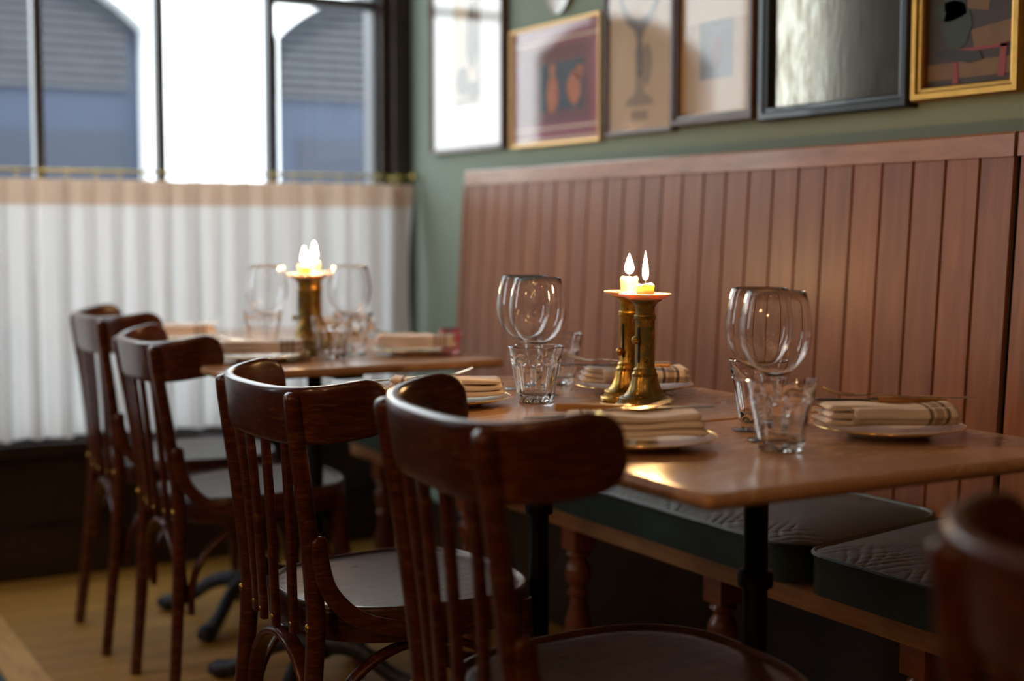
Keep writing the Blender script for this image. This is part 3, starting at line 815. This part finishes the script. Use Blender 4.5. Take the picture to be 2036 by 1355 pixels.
# ---------------------------------------------------------------- tables
T = 0.745
def table(x0, x1, y0, y1, label, px=None, py=None, ang=0.0):
    cx, cy = (px or (x0 + x1) / 2), (py or (y0 + y1) / 2)
    t = thing('dining_table', label, 'table', (cx, cy, 0), 0, 'marble tables in a row along the banquette')
    bm = bmesh.new()
    th = 0.019; rc = 0.012
    out = []
    for (sx, sy, a0) in ((1, 1, 0), (-1, 1, 90), (-1, -1, 180), (1, -1, 270)):
        ox = (x1 if sx > 0 else x0) - cx - sx * rc; oy = (y1 if sy > 0 else y0) - cy - sy * rc
        for k in range(5):
            a = R(a0 + 22.5 * k); out.append((ox + rc * math.cos(a), oy + rc * math.sin(a)))
    def off(p, d):
        mx, my = (x0 + x1) / 2 - cx, (y0 + y1) / 2 - cy
        return (p[0] - math.copysign(d, p[0] - mx), p[1] - math.copysign(d, p[1] - my))
    rings = []
    for d, z in ((0.008, T - th), (0.002, T - th + 0.003), (0, T - th + 0.0075), (0, T - 0.0075), (0.002, T - 0.003), (0.0055, T - 0.0006), (0.009, T)):
        rings.append([bm.verts.new((*off(p, d), z)) for p in out])
    ring_bridge(bm, rings); obj('tabletop', bm, MARBLE, t, angle=50)
    bm = bmesh.new(); bx(bm, -0.03, 0.03, -0.2, 0.2, T - th - 0.012, T - th - 0.0005, 0.002); bx(bm, -0.2, 0.2, -0.03, 0.03, T - th - 0.0125, T - th - 0.001, 0.002)
    lathe(bm, [(0.045, T - th - 0.02), (0.05, T - th - 0.012)], 16)
    obj('top_bracket', bm, IRON, t)
    bm = bmesh.new()
    pr = [(0.030, 0.07), (0.036, 0.085), (0.036, 0.095), (0.026, 0.105), (0.0185, 0.12), (0.0165, 0.14), (0.0165, T - th - 0.013)]
    lathe(bm, pr, 20); obj('pole', bm, IRON, t)
    bm = bmesh.new(); lathe(bm, [(0.0165, 0.548), (0.023, 0.550), (0.024, 0.556), (0.024, 0.566), (0.0225, 0.572), (0.0165, 0.574)], 24); obj('collar', bm, IRON, t)
    for k in range(4):
        a = ang + PI / 4 + k * PI / 2; ca, sa = math.cos(a), math.sin(a)
        pts = smooth_path([(0.0 * ca, 0.0 * sa, 0.088), (0.05 * ca, 0.05 * sa, 0.10), (0.11 * ca, 0.11 * sa, 0.085), (0.17 * ca, 0.17 * sa, 0.045), (0.215 * ca, 0.215 * sa, 0.026), (0.245 * ca, 0.245 * sa, 0.022), (0.265 * ca, 0.265 * sa, 0.02)], 4)
        n = len(pts)
        bm = bmesh.new(); sweep(bm, pts, lerp_list([0.03, 0.036, 0.03, 0.032, 0.044, 0.05, 0.030], n), lerp_list([0.05, 0.045, 0.038, 0.034, 0.04, 0.042, 0.026], n), e=0.9, n=12)
        obj('foot', bm, IRONFOOT, t)
    return t
table(0.925, 1.565, 1.195, 1.664, 'nearest marble-topped table, with its corner at the centre right', px=1.215, py=1.465)
table(0.925, 1.552, 1.667, 2.375, 'marble-topped table carrying the two candlesticks, second from the camera', px=1.215, py=2.03)
table(0.895, 1.52, 2.685, 3.262, 'blurred marble-topped table second from the window', px=1.175, py=2.93)
table(0.955, 1.52, 3.266, 3.86, 'farthest marble-topped table, beside the curtained window')

# ---------------------------------------------------------------- bentwood chairs
A_, TX, TY, EX = 0.250, -0.112, 0.212, 0.68
def rail_xy(p):
    c, s = math.cos(p), math.sin(p)
    return TX - (TX + A_) * abs(c) ** EX, TY * math.copysign(abs(s) ** EX, s)
def rail_x_at(y):
    s = (abs(y) / TY) ** (1 / EX); return TX - (TX + A_) * math.sqrt(max(0, 1 - s * s)) ** EX
def make_chair():
    t = thing('bentwood_chair', '', 'chair', (0, 0, 0), 0, 'dark bentwood chairs along the tables')
    # top rail: tall curved band, ends rounded, tilted with the back
    H = 0.088; raw = [rail_xy(R(-90 + 180 * i / 400)) for i in range(401)]
    # resample evenly
    d = [0]
    for a, b in zip(raw[:-1], raw[1:]): d.append(d[-1] + math.hypot(b[0] - a[0], b[1] - a[1]))
    L = d[-1]; pts = []; hs = []; ws = []
    N = 72; r = 0.040
    ss = [0, 0.0012, 0.003, 0.006, 0.010, 0.016, 0.023, 0.031, 0.040]
    ss = ss + [0.040 + (L - 0.08) * i / 46 for i in range(1, 46)] + [L - s for s in reversed(ss)]
    j = 0
    for s in ss:
        s = min(max(s, 0), L)
        while j < len(d) - 2 and d[j + 1] < s: j += 1
        f = (s - d[j]) / max(1e-9, d[j + 1] - d[j]); f = max(0, min(1, f))
        x = raw[j][0] + (raw[j + 1][0] - raw[j][0]) * f; y = raw[j][1] + (raw[j + 1][1] - raw[j][1]) * f
        e = min(s, L - s)
        q = 1.0 if e >= r else math.sqrt(max(0.0, 1 - ((r - e) / r) ** 2))
        hs.append(0.018 + (H - 0.018) * q)
        ws.append(0.0195 if e > 0.008 else 0.008 + 0.0115 * (e / 0.008) ** 0.5)
        pts.append((x, y, 0.813 - H / 2 + 0.15 * (x + 0.2)))
    bm = bmesh.new(); sweep(bm, pts, ws, hs, up=(-0.12, 0, 1), e=0.38, n=20); obj('top_rail', bm, CHAIR, t, angle=50)
    # rear posts
    for s in (-1, 1):
        P_ = [(-0.250, s * 0.158, 0.0), (-0.226, s * 0.150, 0.2), (-0.208, s * 0.144, 0.40), (-0.208, s * 0.144, 0.48), (-0.222, s * 0.147, 0.62), (-0.2405, s * 0.151, 0.76), (-0.244, s * 0.152, 0.792)]
        pts = smooth_path(P_, 8); n = len(pts)
        w = lerp_list([0.026, 0.030, 0.033, 0.034, 0.034, 0.034, 0.034], n); h = lerp_list([0.024, 0.026, 0.028, 0.028, 0.026, 0.025, 0.024], n)
        tip = pts[-1]; dr = (pts[-1] - pts[-2]).normalized()
        for dd, q in ((0.004, 0.92), (0.0075, 0.72), (0.0095, 0.4)):
            pts.append(tip + dr * dd); w.append(0.034 * q); h.append(0.024 * q)
        bm = bmesh.new(); sweep(bm, pts, w, h, side=(0.12 * s * -1, 1, 0), e=0.72, n=16); obj('rear_post', bm, CHAIR, t, angle=60)
    # spindles
    def seat_xy(a, sc=1.0):
        ca, sa = math.cos(a), math.sin(a); e = 2 / 2.7
        x = 0.205 * math.copysign(abs(ca) ** e, ca); y = 0.198 * math.copysign(abs(sa) ** e, sa) * (1 + 0.09 * x / 0.2)
        return x * sc, y * sc
    def seat_back_x(y):
        best = min(((abs(seat_xy(R(90 + k))[1] - y), seat_xy(R(90 + k))[0]) for k in range(0, 181)), key=lambda q: q[0]); return best[1]
    for i in range(4):
        yt = -0.105 + 0.07 * i; yb = -0.081 + 0.054 * i
        xt = rail_x_at(yt) + 0.006; xb = seat_back_x(yb) - 0.021
        P_ = [(xb, yb, 0.412), (xb - 0.0015, yb, 0.46), (xb + (xt - xb) * 0.45, (yb + yt) / 2, 0.60), (xt, yt, 0.735)]
        pts = smooth_path(P_, 6)
        bm = bmesh.new(); sweep(bm, pts, 0.021, 0.012, side=(0, 1, 0), e=0.5, n=12); obj('spindle', bm, CHAIR, t, angle=50)
        bm = bmesh.new(); ball(bm, (xb - 0.0065, yb, 0.428), 0.004, 0.5, 1, 1, 8); obj('screw', bm, BRASS, t)
    for s in (-1, 1):
        bm = bmesh.new(); ball(bm, (-0.221, s * 0.146, 0.436), 0.0065, 0.6, 1, 1, 12); obj('screw', bm, BRASS, t)
    # seat
    bm = bmesh.new(); NA = 72; rings = []
    prof = [(0.12, 0.4475), (0.3, 0.4482), (0.5, 0.4500), (0.7, 0.4525), (0.83, 0.4545), (0.90, 0.4548), (0.925, 0.4530), (0.945, 0.4550), (0.965, 0.4590), (0.985, 0.4585), (0.998, 0.455), (0.998, 0.449), (0.93, 0.444), (0.5, 0.440)]
    for sc, z in prof:
        rings.append([bm.verts.new((*seat_xy(2 * PI * k / NA, sc), z)) for k in range(NA)])
    ring_bridge(bm, rings); obj('seat', bm, SEAT, t, angle=50)
    bm = bmesh.new(); rings = []
    for sc, z in ((0.93, 0.403), (0.985, 0.403), (1.0, 0.406), (1.005, 0.425), (1.005, 0.446), (0.998, 0.4495), (0.93, 0.4495)):
        rings.append([bm.verts.new((*seat_xy(2 * PI * k / NA, sc), z)) for k in range(NA)])
    rings.append(rings[0]); ring_bridge(bm, rings, cap0=False, cap1=False); obj('seat_frame', bm, CHAIR, t, angle=50)
    # front legs
    for s in (-1, 1):
        pts = smooth_path([(0.178, s * 0.186, 0.0), (0.165, s * 0.175, 0.2), (0.152, s * 0.163, 0.405), (0.151, s * 0.162, 0.438)], 6); n = len(pts)
        bm = bmesh.new(); sweep(bm, pts, lerp_list([0.023, 0.029, 0.034, 0.034], n), lerp_list([0.023, 0.029, 0.034, 0.034], n), side=(1, 0, 0), e=1, n=16); obj('front_leg', bm, CHAIR, t)
    # curved brackets tying the posts to the seat sides
    for s in (-1, 1):
        P_ = [(-0.208, s * 0.168, 0.575), (-0.206, s * 0.168, 0.535), (-0.192, s * 0.174, 0.49), (-0.155, s * 0.188, 0.452), (-0.10, s * 0.203, 0.433), (-0.04, s * 0.210, 0.427), (0.0, s * 0.2125, 0.426)]
        pts = smooth_path(P_, 6); n = len(pts)
        pts = [pts[0] + Vector((0, 0, 0.006)), pts[0] + Vector((0, 0, 0.004))] + pts; n = len(pts)
        bm = bmesh.new(); sweep(bm, pts, [0.003, 0.008] + lerp_list([0.012, 0.013, 0.013, 0.013, 0.012, 0.010, 0.007], n - 2), [0.006, 0.015] + lerp_list([0.024, 0.028, 0.028, 0.027, 0.026, 0.024, 0.014], n - 2), side=(0, 1, 0), e=0.6, n=12); obj('side_bracket', bm, CHAIR, t, angle=60)
        for px, pz in ((-0.207, 0.55), (-0.198, 0.508), (-0.12, 0.439), (-0.05, 0.428)):
            pass
    # bent arches below the seat
    def arch(p0, p1, sidev, hgt, w):
        p0, p1 = Vector(p0), Vector(p1); pts = []
        for k in range(25):
            th = PI * k / 24; f = (1 - math.cos(th)) / 2
            p = p0.lerp(p1, f); p.z = p0.z + hgt * math.sin(th) ** 0.8; pts.append(p)
        bm = bmesh.new(); sweep(bm, pts, w, 0.0125, side=sidev, e=0.6, n=12); obj('arch_brace', bm, CHAIR, t, angle=60)
    arch((-0.206, -0.128, 0.23), (-0.206, 0.128, 0.23), (1, 0, 0), 0.163, 0.028)
    arch((0.158, -0.152, 0.23), (0.158, 0.152, 0.23), (1, 0, 0), 0.163, 0.026)
    for s in (-1, 1):
        arch((-0.196, s * 0.152, 0.21), (0.140, s * 0.168, 0.21), (0, 1, 0), 0.183, 0.026)
    return t
ch = make_chair()
ch.location = (0.992, 1.434, 0); ch.rotation_euler = (0, 0, R(-5.3))
ch['label'] = 'nearest fully seen dark bentwood chair, large and soft in front of the nearest table'
c2 = dup(ch, (0.990, 2.118, 0), R(0.8), 'sharp dark bentwood chair with a scuffed top rail, second from the camera')
c3 = dup(ch, (1.088, 3.070, 0), R(-0.6), 'bentwood chair tipped slightly back, third from the camera')
c4 = dup(ch, (1.080, 3.560, 0), R(-1.8), 'farthest bentwood chair, next to the curtain')
c5 = dup(ch, (1.022, 0.560, 0), R(-6), 'very blurred bentwood chair cut off at the lower right corner')
for o, k in ((ch, 1.021), (c2, 0.984), (c3, 0.98), (c4, 1.012)): o.scale = (k, k, k)     # the chairs differ a little in size
def tip_back(o, deg):
    rz = o.rotation_euler.z; M0 = Matrix.Translation(o.location) @ Matrix.Rotation(rz, 4, 'Z')
    piv = Vector((-0.252, 0, 0))
    o.matrix_world = M0 @ Matrix.Translation(piv) @ Matrix.Rotation(-R(deg), 4, 'Y') @ Matrix.Translation(-piv) @ Matrix.Scale(o.scale.x, 4)
tip_back(c3, 2.3)
tip_back(ch, 1.2)

# ---------------------------------------------------------------- glassware
def wine_glass(label, x, y):
    t = thing('wine_glass', label, 'wine glass', (x, y, T + 0.0004), 0, 'wine glasses on the tables')
    outer = [(0.0042, 0.085), (0.011, 0.0868), (0.022, 0.093), (0.0325, 0.102), (0.0415, 0.115), (0.0462, 0.129), (0.0480, 0.143), (0.0478, 0.155), (0.0458, 0.171), (0.0425, 0.187), (0.0392, 0.1995)]
    inner = [(r - 0.0013, z) for r, z in reversed(outer[2:])]
    inner[0] = (outer[-1][0] - 0.0011, 0.1995)
    prof = [(0.0, 0.0845)] + outer + [(outer[-1][0] - 0.0005, 0.2003)] + inner + [(0.012, 0.0895), (0.0, 0.0875)]
    bm = bmesh.new(); lathe(bm, prof, 56); obj('bowl', bm, GLASS, t, angle=180)
    bm = bmesh.new(); lathe(bm, [(0.0, 0.0042), (0.009, 0.0043), (0.0058, 0.008), (0.0042, 0.016), (0.0036, 0.035), (0.0034, 0.06), (0.0042, 0.078), (0.0060, 0.0838), (0.0, 0.0842)], 24); obj('stem', bm, GLASS, t, angle=180)
    bm = bmesh.new(); lathe(bm, [(0.0, 0.0), (0.034, 0.0), (0.0362, 0.0006), (0.0360, 0.0014), (0.024, 0.0024), (0.010, 0.0038), (0.0, 0.004)], 48); obj('foot', bm, GLASS, t, angle=180)
    return t
def tumbler(label, x, y, rz=0.0):
    t = thing('faceted_tumbler', label, 'tumbler', (x, y, T + 0.0004), rz, 'faceted water tumblers on the tables')
    NF = 10
    def R_(z): return 0.0295 + (0.0455 - 0.0295) * (z / 0.091) ** 1.15
    def rf(r, z, a):
        k = abs(math.sin(a * NF / 2))          # panel: ridge between flats
        if r < 0: return -r
        if z < 0.063 and z > 0.004: return r * (0.955 + 0.055 * (1 - k) ** 0.7)
        if z < 0.072 and z >= 0.063: return r * (1.0 + 0.028 * (k ** 0.8))
        return r
    outer = [(R_(0) - 0.003, 0.0), (R_(0), 0.002), (R_(0.004), 0.004), (R_(0.006), 0.006), (R_(0.015), 0.015), (R_(0.03), 0.03), (R_(0.045), 0.045), (R_(0.058), 0.058), (R_(0.062), 0.062), (R_(0.065), 0.065), (R_(0.0685), 0.0685), (R_(0.073), 0.073), (R_(0.082), 0.082), (R_(0.0905), 0.0905)]
    inner = [(R_(0.0905) - 0.0022, 0.0905), (R_(0.08) - 0.0026, 0.08), (R_(0.06) - 0.0035, 0.06), (R_(0.03) - 0.0042, 0.03), (R_(0.015) - 0.0046, 0.016), (R_(0.01) - 0.009, 0.0115)]
    bm = bmesh.new(); n = 80
    def ring(r, z, outer_=True): return [bm.verts.new(((rf(r, z, 2 * PI * k / n) if outer_ else r) * math.cos(2 * PI * k / n), (rf(r, z, 2 * PI * k / n) if outer_ else r) * math.sin(2 * PI * k / n), z)) for k in range(n)]
    rings = [ring(r, z) for r, z in outer] + [ring(R_(0.091) - 0.0011, 0.0915, False)] + [ring(r, z, False) for r, z in inner]
    ring_bridge(bm, rings); obj('glass_body', bm, GLASS, t, angle=35)
    return t
wine_glass('nearer wine glass of the right-hand pair, behind the front tumbler', 1.243, 1.464)
wine_glass('left and rear wine glass of the right-hand pair', 1.288, 1.552)
wine_glass('nearer wine glass of the middle pair, left of the candlesticks', 1.230, 2.061)
wine_glass('left and rear wine glass of the middle pair', 1.262, 2.160)
wine_glass('blurred wine glass right of the far candlesticks, in front of the curtain', 1.262, 2.933)
wine_glass('faint wine glass left of the far candlesticks, in front of the curtain', 1.110, 3.049)
tumbler('front water tumbler nearest the camera on the nearest table', 1.195, 1.394, 0.2)
tumbler('water tumbler standing behind the right-hand front one', 1.350, 1.625, 0.5)
tumbler('sharp water tumbler in front of the middle wine glasses', 1.184, 1.989, 0.1)
tumbler('water tumbler half hidden behind the middle wine glasses', 1.358, 2.202, 0.4)
tumbler('blurred left tumbler of the far pair beside the candlesticks', 1.194, 2.874, 0.3)
tumbler('blurred right tumbler of the far pair beside the candlesticks', 1.302, 3.010)
tumbler('blurred tumbler left of the far candlesticks, behind the folded napkin', 1.135, 3.145)
t = thing('votive_glass', 'small pinkish glass on the far table beside the wooden backrest', 'glass', (1.484, 2.875, T + 0.0004))
bm = bmesh.new(); lathe(bm, [(0.0, 0.0), (0.020, 0.0), (0.0225, 0.003), (0.025, 0.055), (0.0235, 0.055), (0.021, 0.006), (0.0, 0.005)], 32); obj('glass_cup', bm, PINKGL, t)

# ---------------------------------------------------------------- candlesticks and candles
def candlestick(label, x, y, mat, knob_z, rz=R(-162)):
    t = thing('brass_candlestick', label, 'candlestick', (x, y, T + 0.0003), rz, 'push-up brass candlesticks')
    bm = bmesh.new(); lathe(bm, [(0.0, 0.0), (0.045, 0.0), (0.0468, 0.002), (0.0468, 0.006), (0.0450, 0.0085), (0.0405, 0.009), (0.0402, 0.010), (0.0402, 0.0165), (0.0385, 0.0185), (0.034, 0.0195),
                                (0.0295, 0.024), (0.0255, 0.032), (0.0225, 0.042), (0.0205, 0.0505), (0.0214, 0.0512), (0.0214, 0.0528), (0.0200, 0.0535), (0.0206, 0.0545), (0.0196, 0.0556), (0.0182, 0.059), (0.0, 0.059)], 48)
    obj('base', bm, mat, t, angle=35)
    bm = bmesh.new(); lathe(bm, [(0.0178, 0.0592), (0.0180, 0.062), (0.0162, 0.064), (0.0156, 0.066), (0.0156, 0.139), (0.0160, 0.1405), (0.0176, 0.1415), (0.0176, 0.1432), (0.0162, 0.1440), (0.0162, 0.1450), (0.0176, 0.1458), (0.0172, 0.1474), (0.0154, 0.1485),
                                (0.0150, 0.158), (0.0165, 0.163), (0.0205, 0.1675), (0.0255, 0.170), (0.0260, 0.1712), (0.0, 0.1712)], 48)
    obj('column', bm, mat, t, angle=35)
    bm = bmesh.new(); bx(bm, 0.0145, 0.0160, -0.0022, 0.0022, 0.073, 0.128, 0.0005); obj('slot', bm, SLOT, t)
    bm = bmesh.new(); ball(bm, (0.0245, 0.0, knob_z), 0.0068, 0.85, 1, 1, 14); sweep(bm, [(0.013, 0, knob_z), (0.018, 0, knob_z), (0.022, 0, knob_z)], 0.005, 0.005, e=1, n=8); obj('slide_knob', bm, mat, t)
    def wav(r, z, a): return r * (1 + (0.025 * math.sin(3 * a + x * 9) + 0.02 * math.sin(8 * a + 1)) * (1 if r > 0.03 else 0))
    bm = bmesh.new(); lathe(bm, [(0.0, 0.1714), (0.026, 0.1716), (0.030, 0.1735), (0.0405, 0.1785), (0.0415, 0.1805), (0.0395, 0.1812), (0.030, 0.1785), (0.020, 0.1775), (0.0, 0.1775)], 48, rfun=wav); obj('drip_pan', bm, WAXPAN, t, angle=50)
    return t
def candle(label, x, y, h, fh, fw, bend=0.0):
    t = thing('candle_stub', label, 'candle', (x, y, T + 0.178), 0, 'lit candle stubs')
    def wob(r, z, a): return r * (1 + 0.04 * math.sin(2 * a + 40 * z + x * 20) + 0.03 * math.sin(5 * a + y * 10))
    bm = bmesh.new(); lathe(bm, [(0.0, 0.0), (0.0152, 0.0), (0.0142, 0.003), (0.0136, h * 0.6), (0.0143, h * 0.85), (0.0138, h - 0.001), (0.0125, h), (0.008, h - 0.0022), (0.0, h - 0.003)], 28, rfun=wob)
    for v in bm.verts:
        if v.co.z > h * 0.8: v.co.z += 0.0014 * math.sin(3 * math.atan2(v.co.y, v.co.x) + x * 30)
    obj('wax', bm, WAX, t, angle=60)
    bm = bmesh.new(); sweep(bm, [(0, 0, h - 0.003), (0, 0, h + 0.003), (0.001, 0.0005, h + 0.007)], 0.0012, 0.0012, side=(1, 0, 0), e=1, n=6); obj('wick', bm, WICK, t)
    bm = bmesh.new(); b0 = h + 0.0055
    lathe(bm, [(0.0, b0), (fw * 0.28, b0 + fh * 0.04), (fw * 0.43, b0 + fh * 0.12), (fw * 0.5, b0 + fh * 0.26), (fw * 0.46, b0 + fh * 0.42), (fw * 0.34, b0 + fh * 0.6), (fw * 0.2, b0 + fh * 0.77), (fw * 0.08, b0 + fh * 0.92), (0.0, b0 + fh)], 16)
    for v in bm.verts: v.co.x += bend * ((v.co.z - b0) / fh) ** 2
    obj('flame', bm, FLAME, t, angle=180)
    return t
candlestick('front brass candlestick, greenish with verdigris, on the middle table', 1.291, 1.833, BRASSG, 0.109)
candlestick('rear golden brass candlestick close behind the greenish one', 1.323, 1.924, BRASS, 0.083)
candle('candle stub with a tall thin flame in the front candlestick', 1.291, 1.833, 0.0185, 0.046, 0.0100)
candle('candle stub with a rounder flame in the rear candlestick', 1.323, 1.924, 0.026, 0.033, 0.0150)
candlestick('blurred brass candlestick nearer of the two on the far table', 1.180, 2.995, BRASSG, 0.083, R(170))
candlestick('blurred brass candlestick behind the other on the far table', 1.238, 3.080, BRASS, 0.083, R(170))
candle('lit stub in the nearer far candlestick, blurred', 1.180, 2.995, 0.022, 0.036, 0.013)
candle('lit stub in the rear far candlestick, blurred', 1.238, 3.080, 0.028, 0.040, 0.013)

# ---------------------------------------------------------------- place settings
def plate(label, x, y):
    t = thing('side_plate', label, 'plate', (x, y, T + 0.0003), 0, 'small gilt-rimmed plates at each place')
    bm = bmesh.new(); lathe(bm, [(0.0, 0.002), (0.045, 0.002), (0.046, 0.0), (0.054, 0.0), (0.056, 0.003), (0.075, 0.0065), (0.101, 0.0125), (0.1022, 0.0138), (0.098, 0.0142), (0.075, 0.009), (0.055, 0.0058), (0.0, 0.005)], 64); obj('dish', bm, PLATE, t, angle=50)
    bm = bmesh.new(); n = 64
    sweep(bm, [(0.1026 * math.cos(2 * PI * k / n), 0.1026 * math.sin(2 * PI * k / n), 0.0137) for k in range(n)], 0.0018, 0.0016, e=1, n=8, loop=True); obj('gilt_rim', bm, GILT, t)
    return t
def napkin(label, x, y, rz, roll=False, L=0.19, W=0.075, z=0.0145):
    t = thing('folded_napkin', label, 'napkin', (x, y, T + z), rz, 'folded linen napkins with grey stripes')
    bm = bmesh.new(); seed = x * 13 + y * 7
    layers = 3
    for k in range(layers):
        z0 = 0.0115 * k * 0.82; hh = 0.0105
        l = L - 0.006 * k; w = W - 0.004 * k; ox = random.uniform(-0.002, 0.002)
        rings = []; n = 26
        for i in range(n + 1):
            u = i / n; xx = (u - 0.5) * l + ox
            sag = -0.004 * math.exp(-((u - 0.5) / 0.5) ** 2) + 0.0012 * math.sin(9 * u + seed + k)
            endr = min(1, math.sqrt(max(0.0, 1 - max(0, (abs(u - 0.5) - 0.46) / 0.04) ** 2)) + 0.05)
            rg = []
            for j in range(20):
                a = 2 * PI * j / 20; ca, sa = math.cos(a), math.sin(a)
                yy = w / 2 * math.copysign(abs(ca) ** 0.35, ca) * (0.96 + 0.04 * endr) + 0.0015 * math.sin(7 * u + k * 2 + seed)
                zz = z0 + hh / 2 + (hh / 2) * endr * math.copysign(abs(sa) ** 0.7, sa) * (0.9 + 0.1 * math.sin(11 * u + 3 * ca + seed)) + sag + 0.004
                rg.append(bm.verts.new((xx, yy, zz)))
            rings.append(rg)
        ring_bridge(bm, rings)
    obj('cloth', bm, NAPKIN, t, angle=70)
    if roll:   # loosely rolled front fold with a spiral end
        bm = bmesh.new()
        L2 = L * 0.74; nseg = 24; turns = []
        for k in range(46):
            a = 0.35 * k; r = 0.0035 + 0.00030 * k
            turns.append((r * math.cos(a), r * math.sin(a) * 0.78))
        g = []
        for i in range(nseg + 1):
            u = i / nseg
            g.append([bm.verts.new((-L2 * 0.42 + L2 * u, -W * 0.50 + yy + 0.002 * math.sin(4 * u), 0.0145 + zz + 0.0008 * math.sin(8 * u))) for yy, zz in turns])
        for i in range(nseg):
            for j in range(len(turns) - 1): bm.faces.new((g[i][j], g[i + 1][j], g[i + 1][j + 1], g[i][j + 1]))
        o = obj('rolled_fold', bm, NAPKIN, t, angle=180)
        md = o.modifiers.new('thick', 'SOLIDIFY'); md.thickness = 0.0012; md.offset = 0
    return t
TOPZ = T + 0.0430
def fork(label, x, y, rz, z=TOPZ, pitch=0.0, flip=1):
    t = thing('dinner_fork', label, 'fork', (x, y, z), rz, 'silver-plated forks on the napkins')
    bm = bmesh.new()
    pts = smooth_path([(-0.115, 0, 0.004), (-0.09, 0, 0.003), (-0.03, 0, 0.001), (0.01, 0, 0.003), (0.028, 0, 0.003)], 5); n = len(pts)
    sweep(bm, pts, lerp_list([0.008, 0.017, 0.008, 0.0055, 0.008], n), lerp_list([0.0018, 0.0024, 0.0026, 0.003, 0.002], n), e=0.8, n=10); obj('handle', bm, SILVER, t)
    bm = bmesh.new()
    pts = smooth_path([(0.026, 0, 0.003), (0.035, 0, 0.0015), (0.045, 0, 0.001)], 4); n = len(pts)
    sweep(bm, pts, lerp_list([0.008, 0.019, 0.021], n), 0.002, e=0.7, n=10)
    for k in range(4):
        yk = (k - 1.5) * 0.0057
        pts = smooth_path([(0.043, yk, 0.001), (0.06, yk * 1.02, 0.0015), (0.08, yk * 1.03, 0.006), (0.09, yk * 1.0, 0.010)], 4); n = len(pts)
        sweep(bm, pts, lerp_list([0.0034, 0.003, 0.0026, 0.0012], n), lerp_list([0.002, 0.0022, 0.002, 0.001], n), e=0.9, n=8)
    obj('tines', bm, SILVER, t)
    t.rotation_euler = (0, pitch, rz)
    return t
def knife(label, x, y, rz, z=TOPZ):
    t = thing('dinner_knife', label, 'knife', (x, y, z), rz, 'horn-handled knives on the napkins')
    bm = bmesh.new(); pts = smooth_path([(0.012, 0, 0.003), (0.06, 0, 0.003), (0.11, 0.001, 0.003), (0.122, 0.004, 0.003)], 5); n = len(pts)
    sweep(bm, pts, lerp_list([0.012, 0.018, 0.018, 0.005], n), 0.0018, e=0.8, n=10); obj('blade', bm, BLADE, t)
    bm = bmesh.new(); sweep(bm, [(0.0, 0, 0.003), (0.005, 0, 0.003), (0.013, 0, 0.003)], [0.013, 0.014, 0.010], [0.008, 0.009, 0.005], e=1, n=12); obj('bolster', bm, SILVER, t)
    bm = bmesh.new(); pts = smooth_path([(-0.092, 0, 0.004), (-0.088, 0, 0.004), (-0.05, 0, 0.004), (0.0, 0, 0.003)], 5); n = len(pts)
    sweep(bm, pts, lerp_list([0.010, 0.018, 0.017, 0.013], n), lerp_list([0.006, 0.011, 0.010, 0.008], n), e=0.85, n=14); obj('handle', bm, BONE, t)
    return t
VIEW = R(-29.8)     # direction of the picture's horizontal
# nearest table, left place (beside the nearest chair)
plate('gilt-rimmed plate on the left of the nearest table, partly behind the chair rail', 1.060, 1.518)
napkin('folded napkin on the plate just in front of the candlesticks', 1.052, 1.520, VIEW + R(180))
fork('fork pointing right on the napkin in front of the candlesticks', 1.030, 1.545, VIEW + R(14), pitch=R(-4))
knife('knife behind the fork on the napkin in front of the candlesticks', 1.062, 1.556, VIEW + R(4))
# nearest table, right place
plate('gilt-rimmed plate on the right of the nearest table, next to the backrest', 1.418, 1.430)
napkin('rolled striped napkin on the right plate of the nearest table', 1.415, 1.432, VIEW + R(4), roll=True)
knife('knife with a tan handle lying across the right napkin of the nearest table', 1.418, 1.452, VIEW + R(176), z=TOPZ)
fork('fork crossed over the knife on the right napkin', 1.425, 1.440, VIEW + R(160), z=TOPZ + 0.008)
# second table
plate('gilt-rimmed plate behind the candlesticks, next to the backrest', 1.408, 2.030)
napkin('rolled striped napkin on the plate behind the candlesticks', 1.410, 2.032, VIEW + R(2), roll=True)
knife('knife on the napkin behind the candlesticks', 1.385, 2.050, VIEW + R(176), z=TOPZ)
fork('fork across the knife on the napkin behind the candlesticks', 1.375, 2.045, VIEW + R(150), z=TOPZ + 0.009)
plate('gilt-rimmed plate left of the middle tumbler, by the second chair', 1.043, 2.030)
napkin('folded napkin stack left of the middle tumbler', 1.040, 2.030, VIEW + R(180))
fork('fork on the napkin left of the middle tumbler', 1.000, 2.050, VIEW + R(10), pitch=R(-4))
# far tables
def setting(x, y, a, where):
    plate('blurred gilt-rimmed plate ' + where, x, y)
    napkin('blurred pale napkin on the plate ' + where, x, y, VIEW + a)
    fork('blurred fork on the napkin ' + where, x, y + 0.01, VIEW + a + R(170))
setting(1.045, 2.905, R(6), 'in front of the far candlesticks')
setting(1.405, 2.89, R(0), 'at the right end of the third table')
setting(1.440, 3.42, R(5), 'on the wall side of the farthest table')
setting(1.040, 3.50, R(10), 'on the window table behind the third chair')
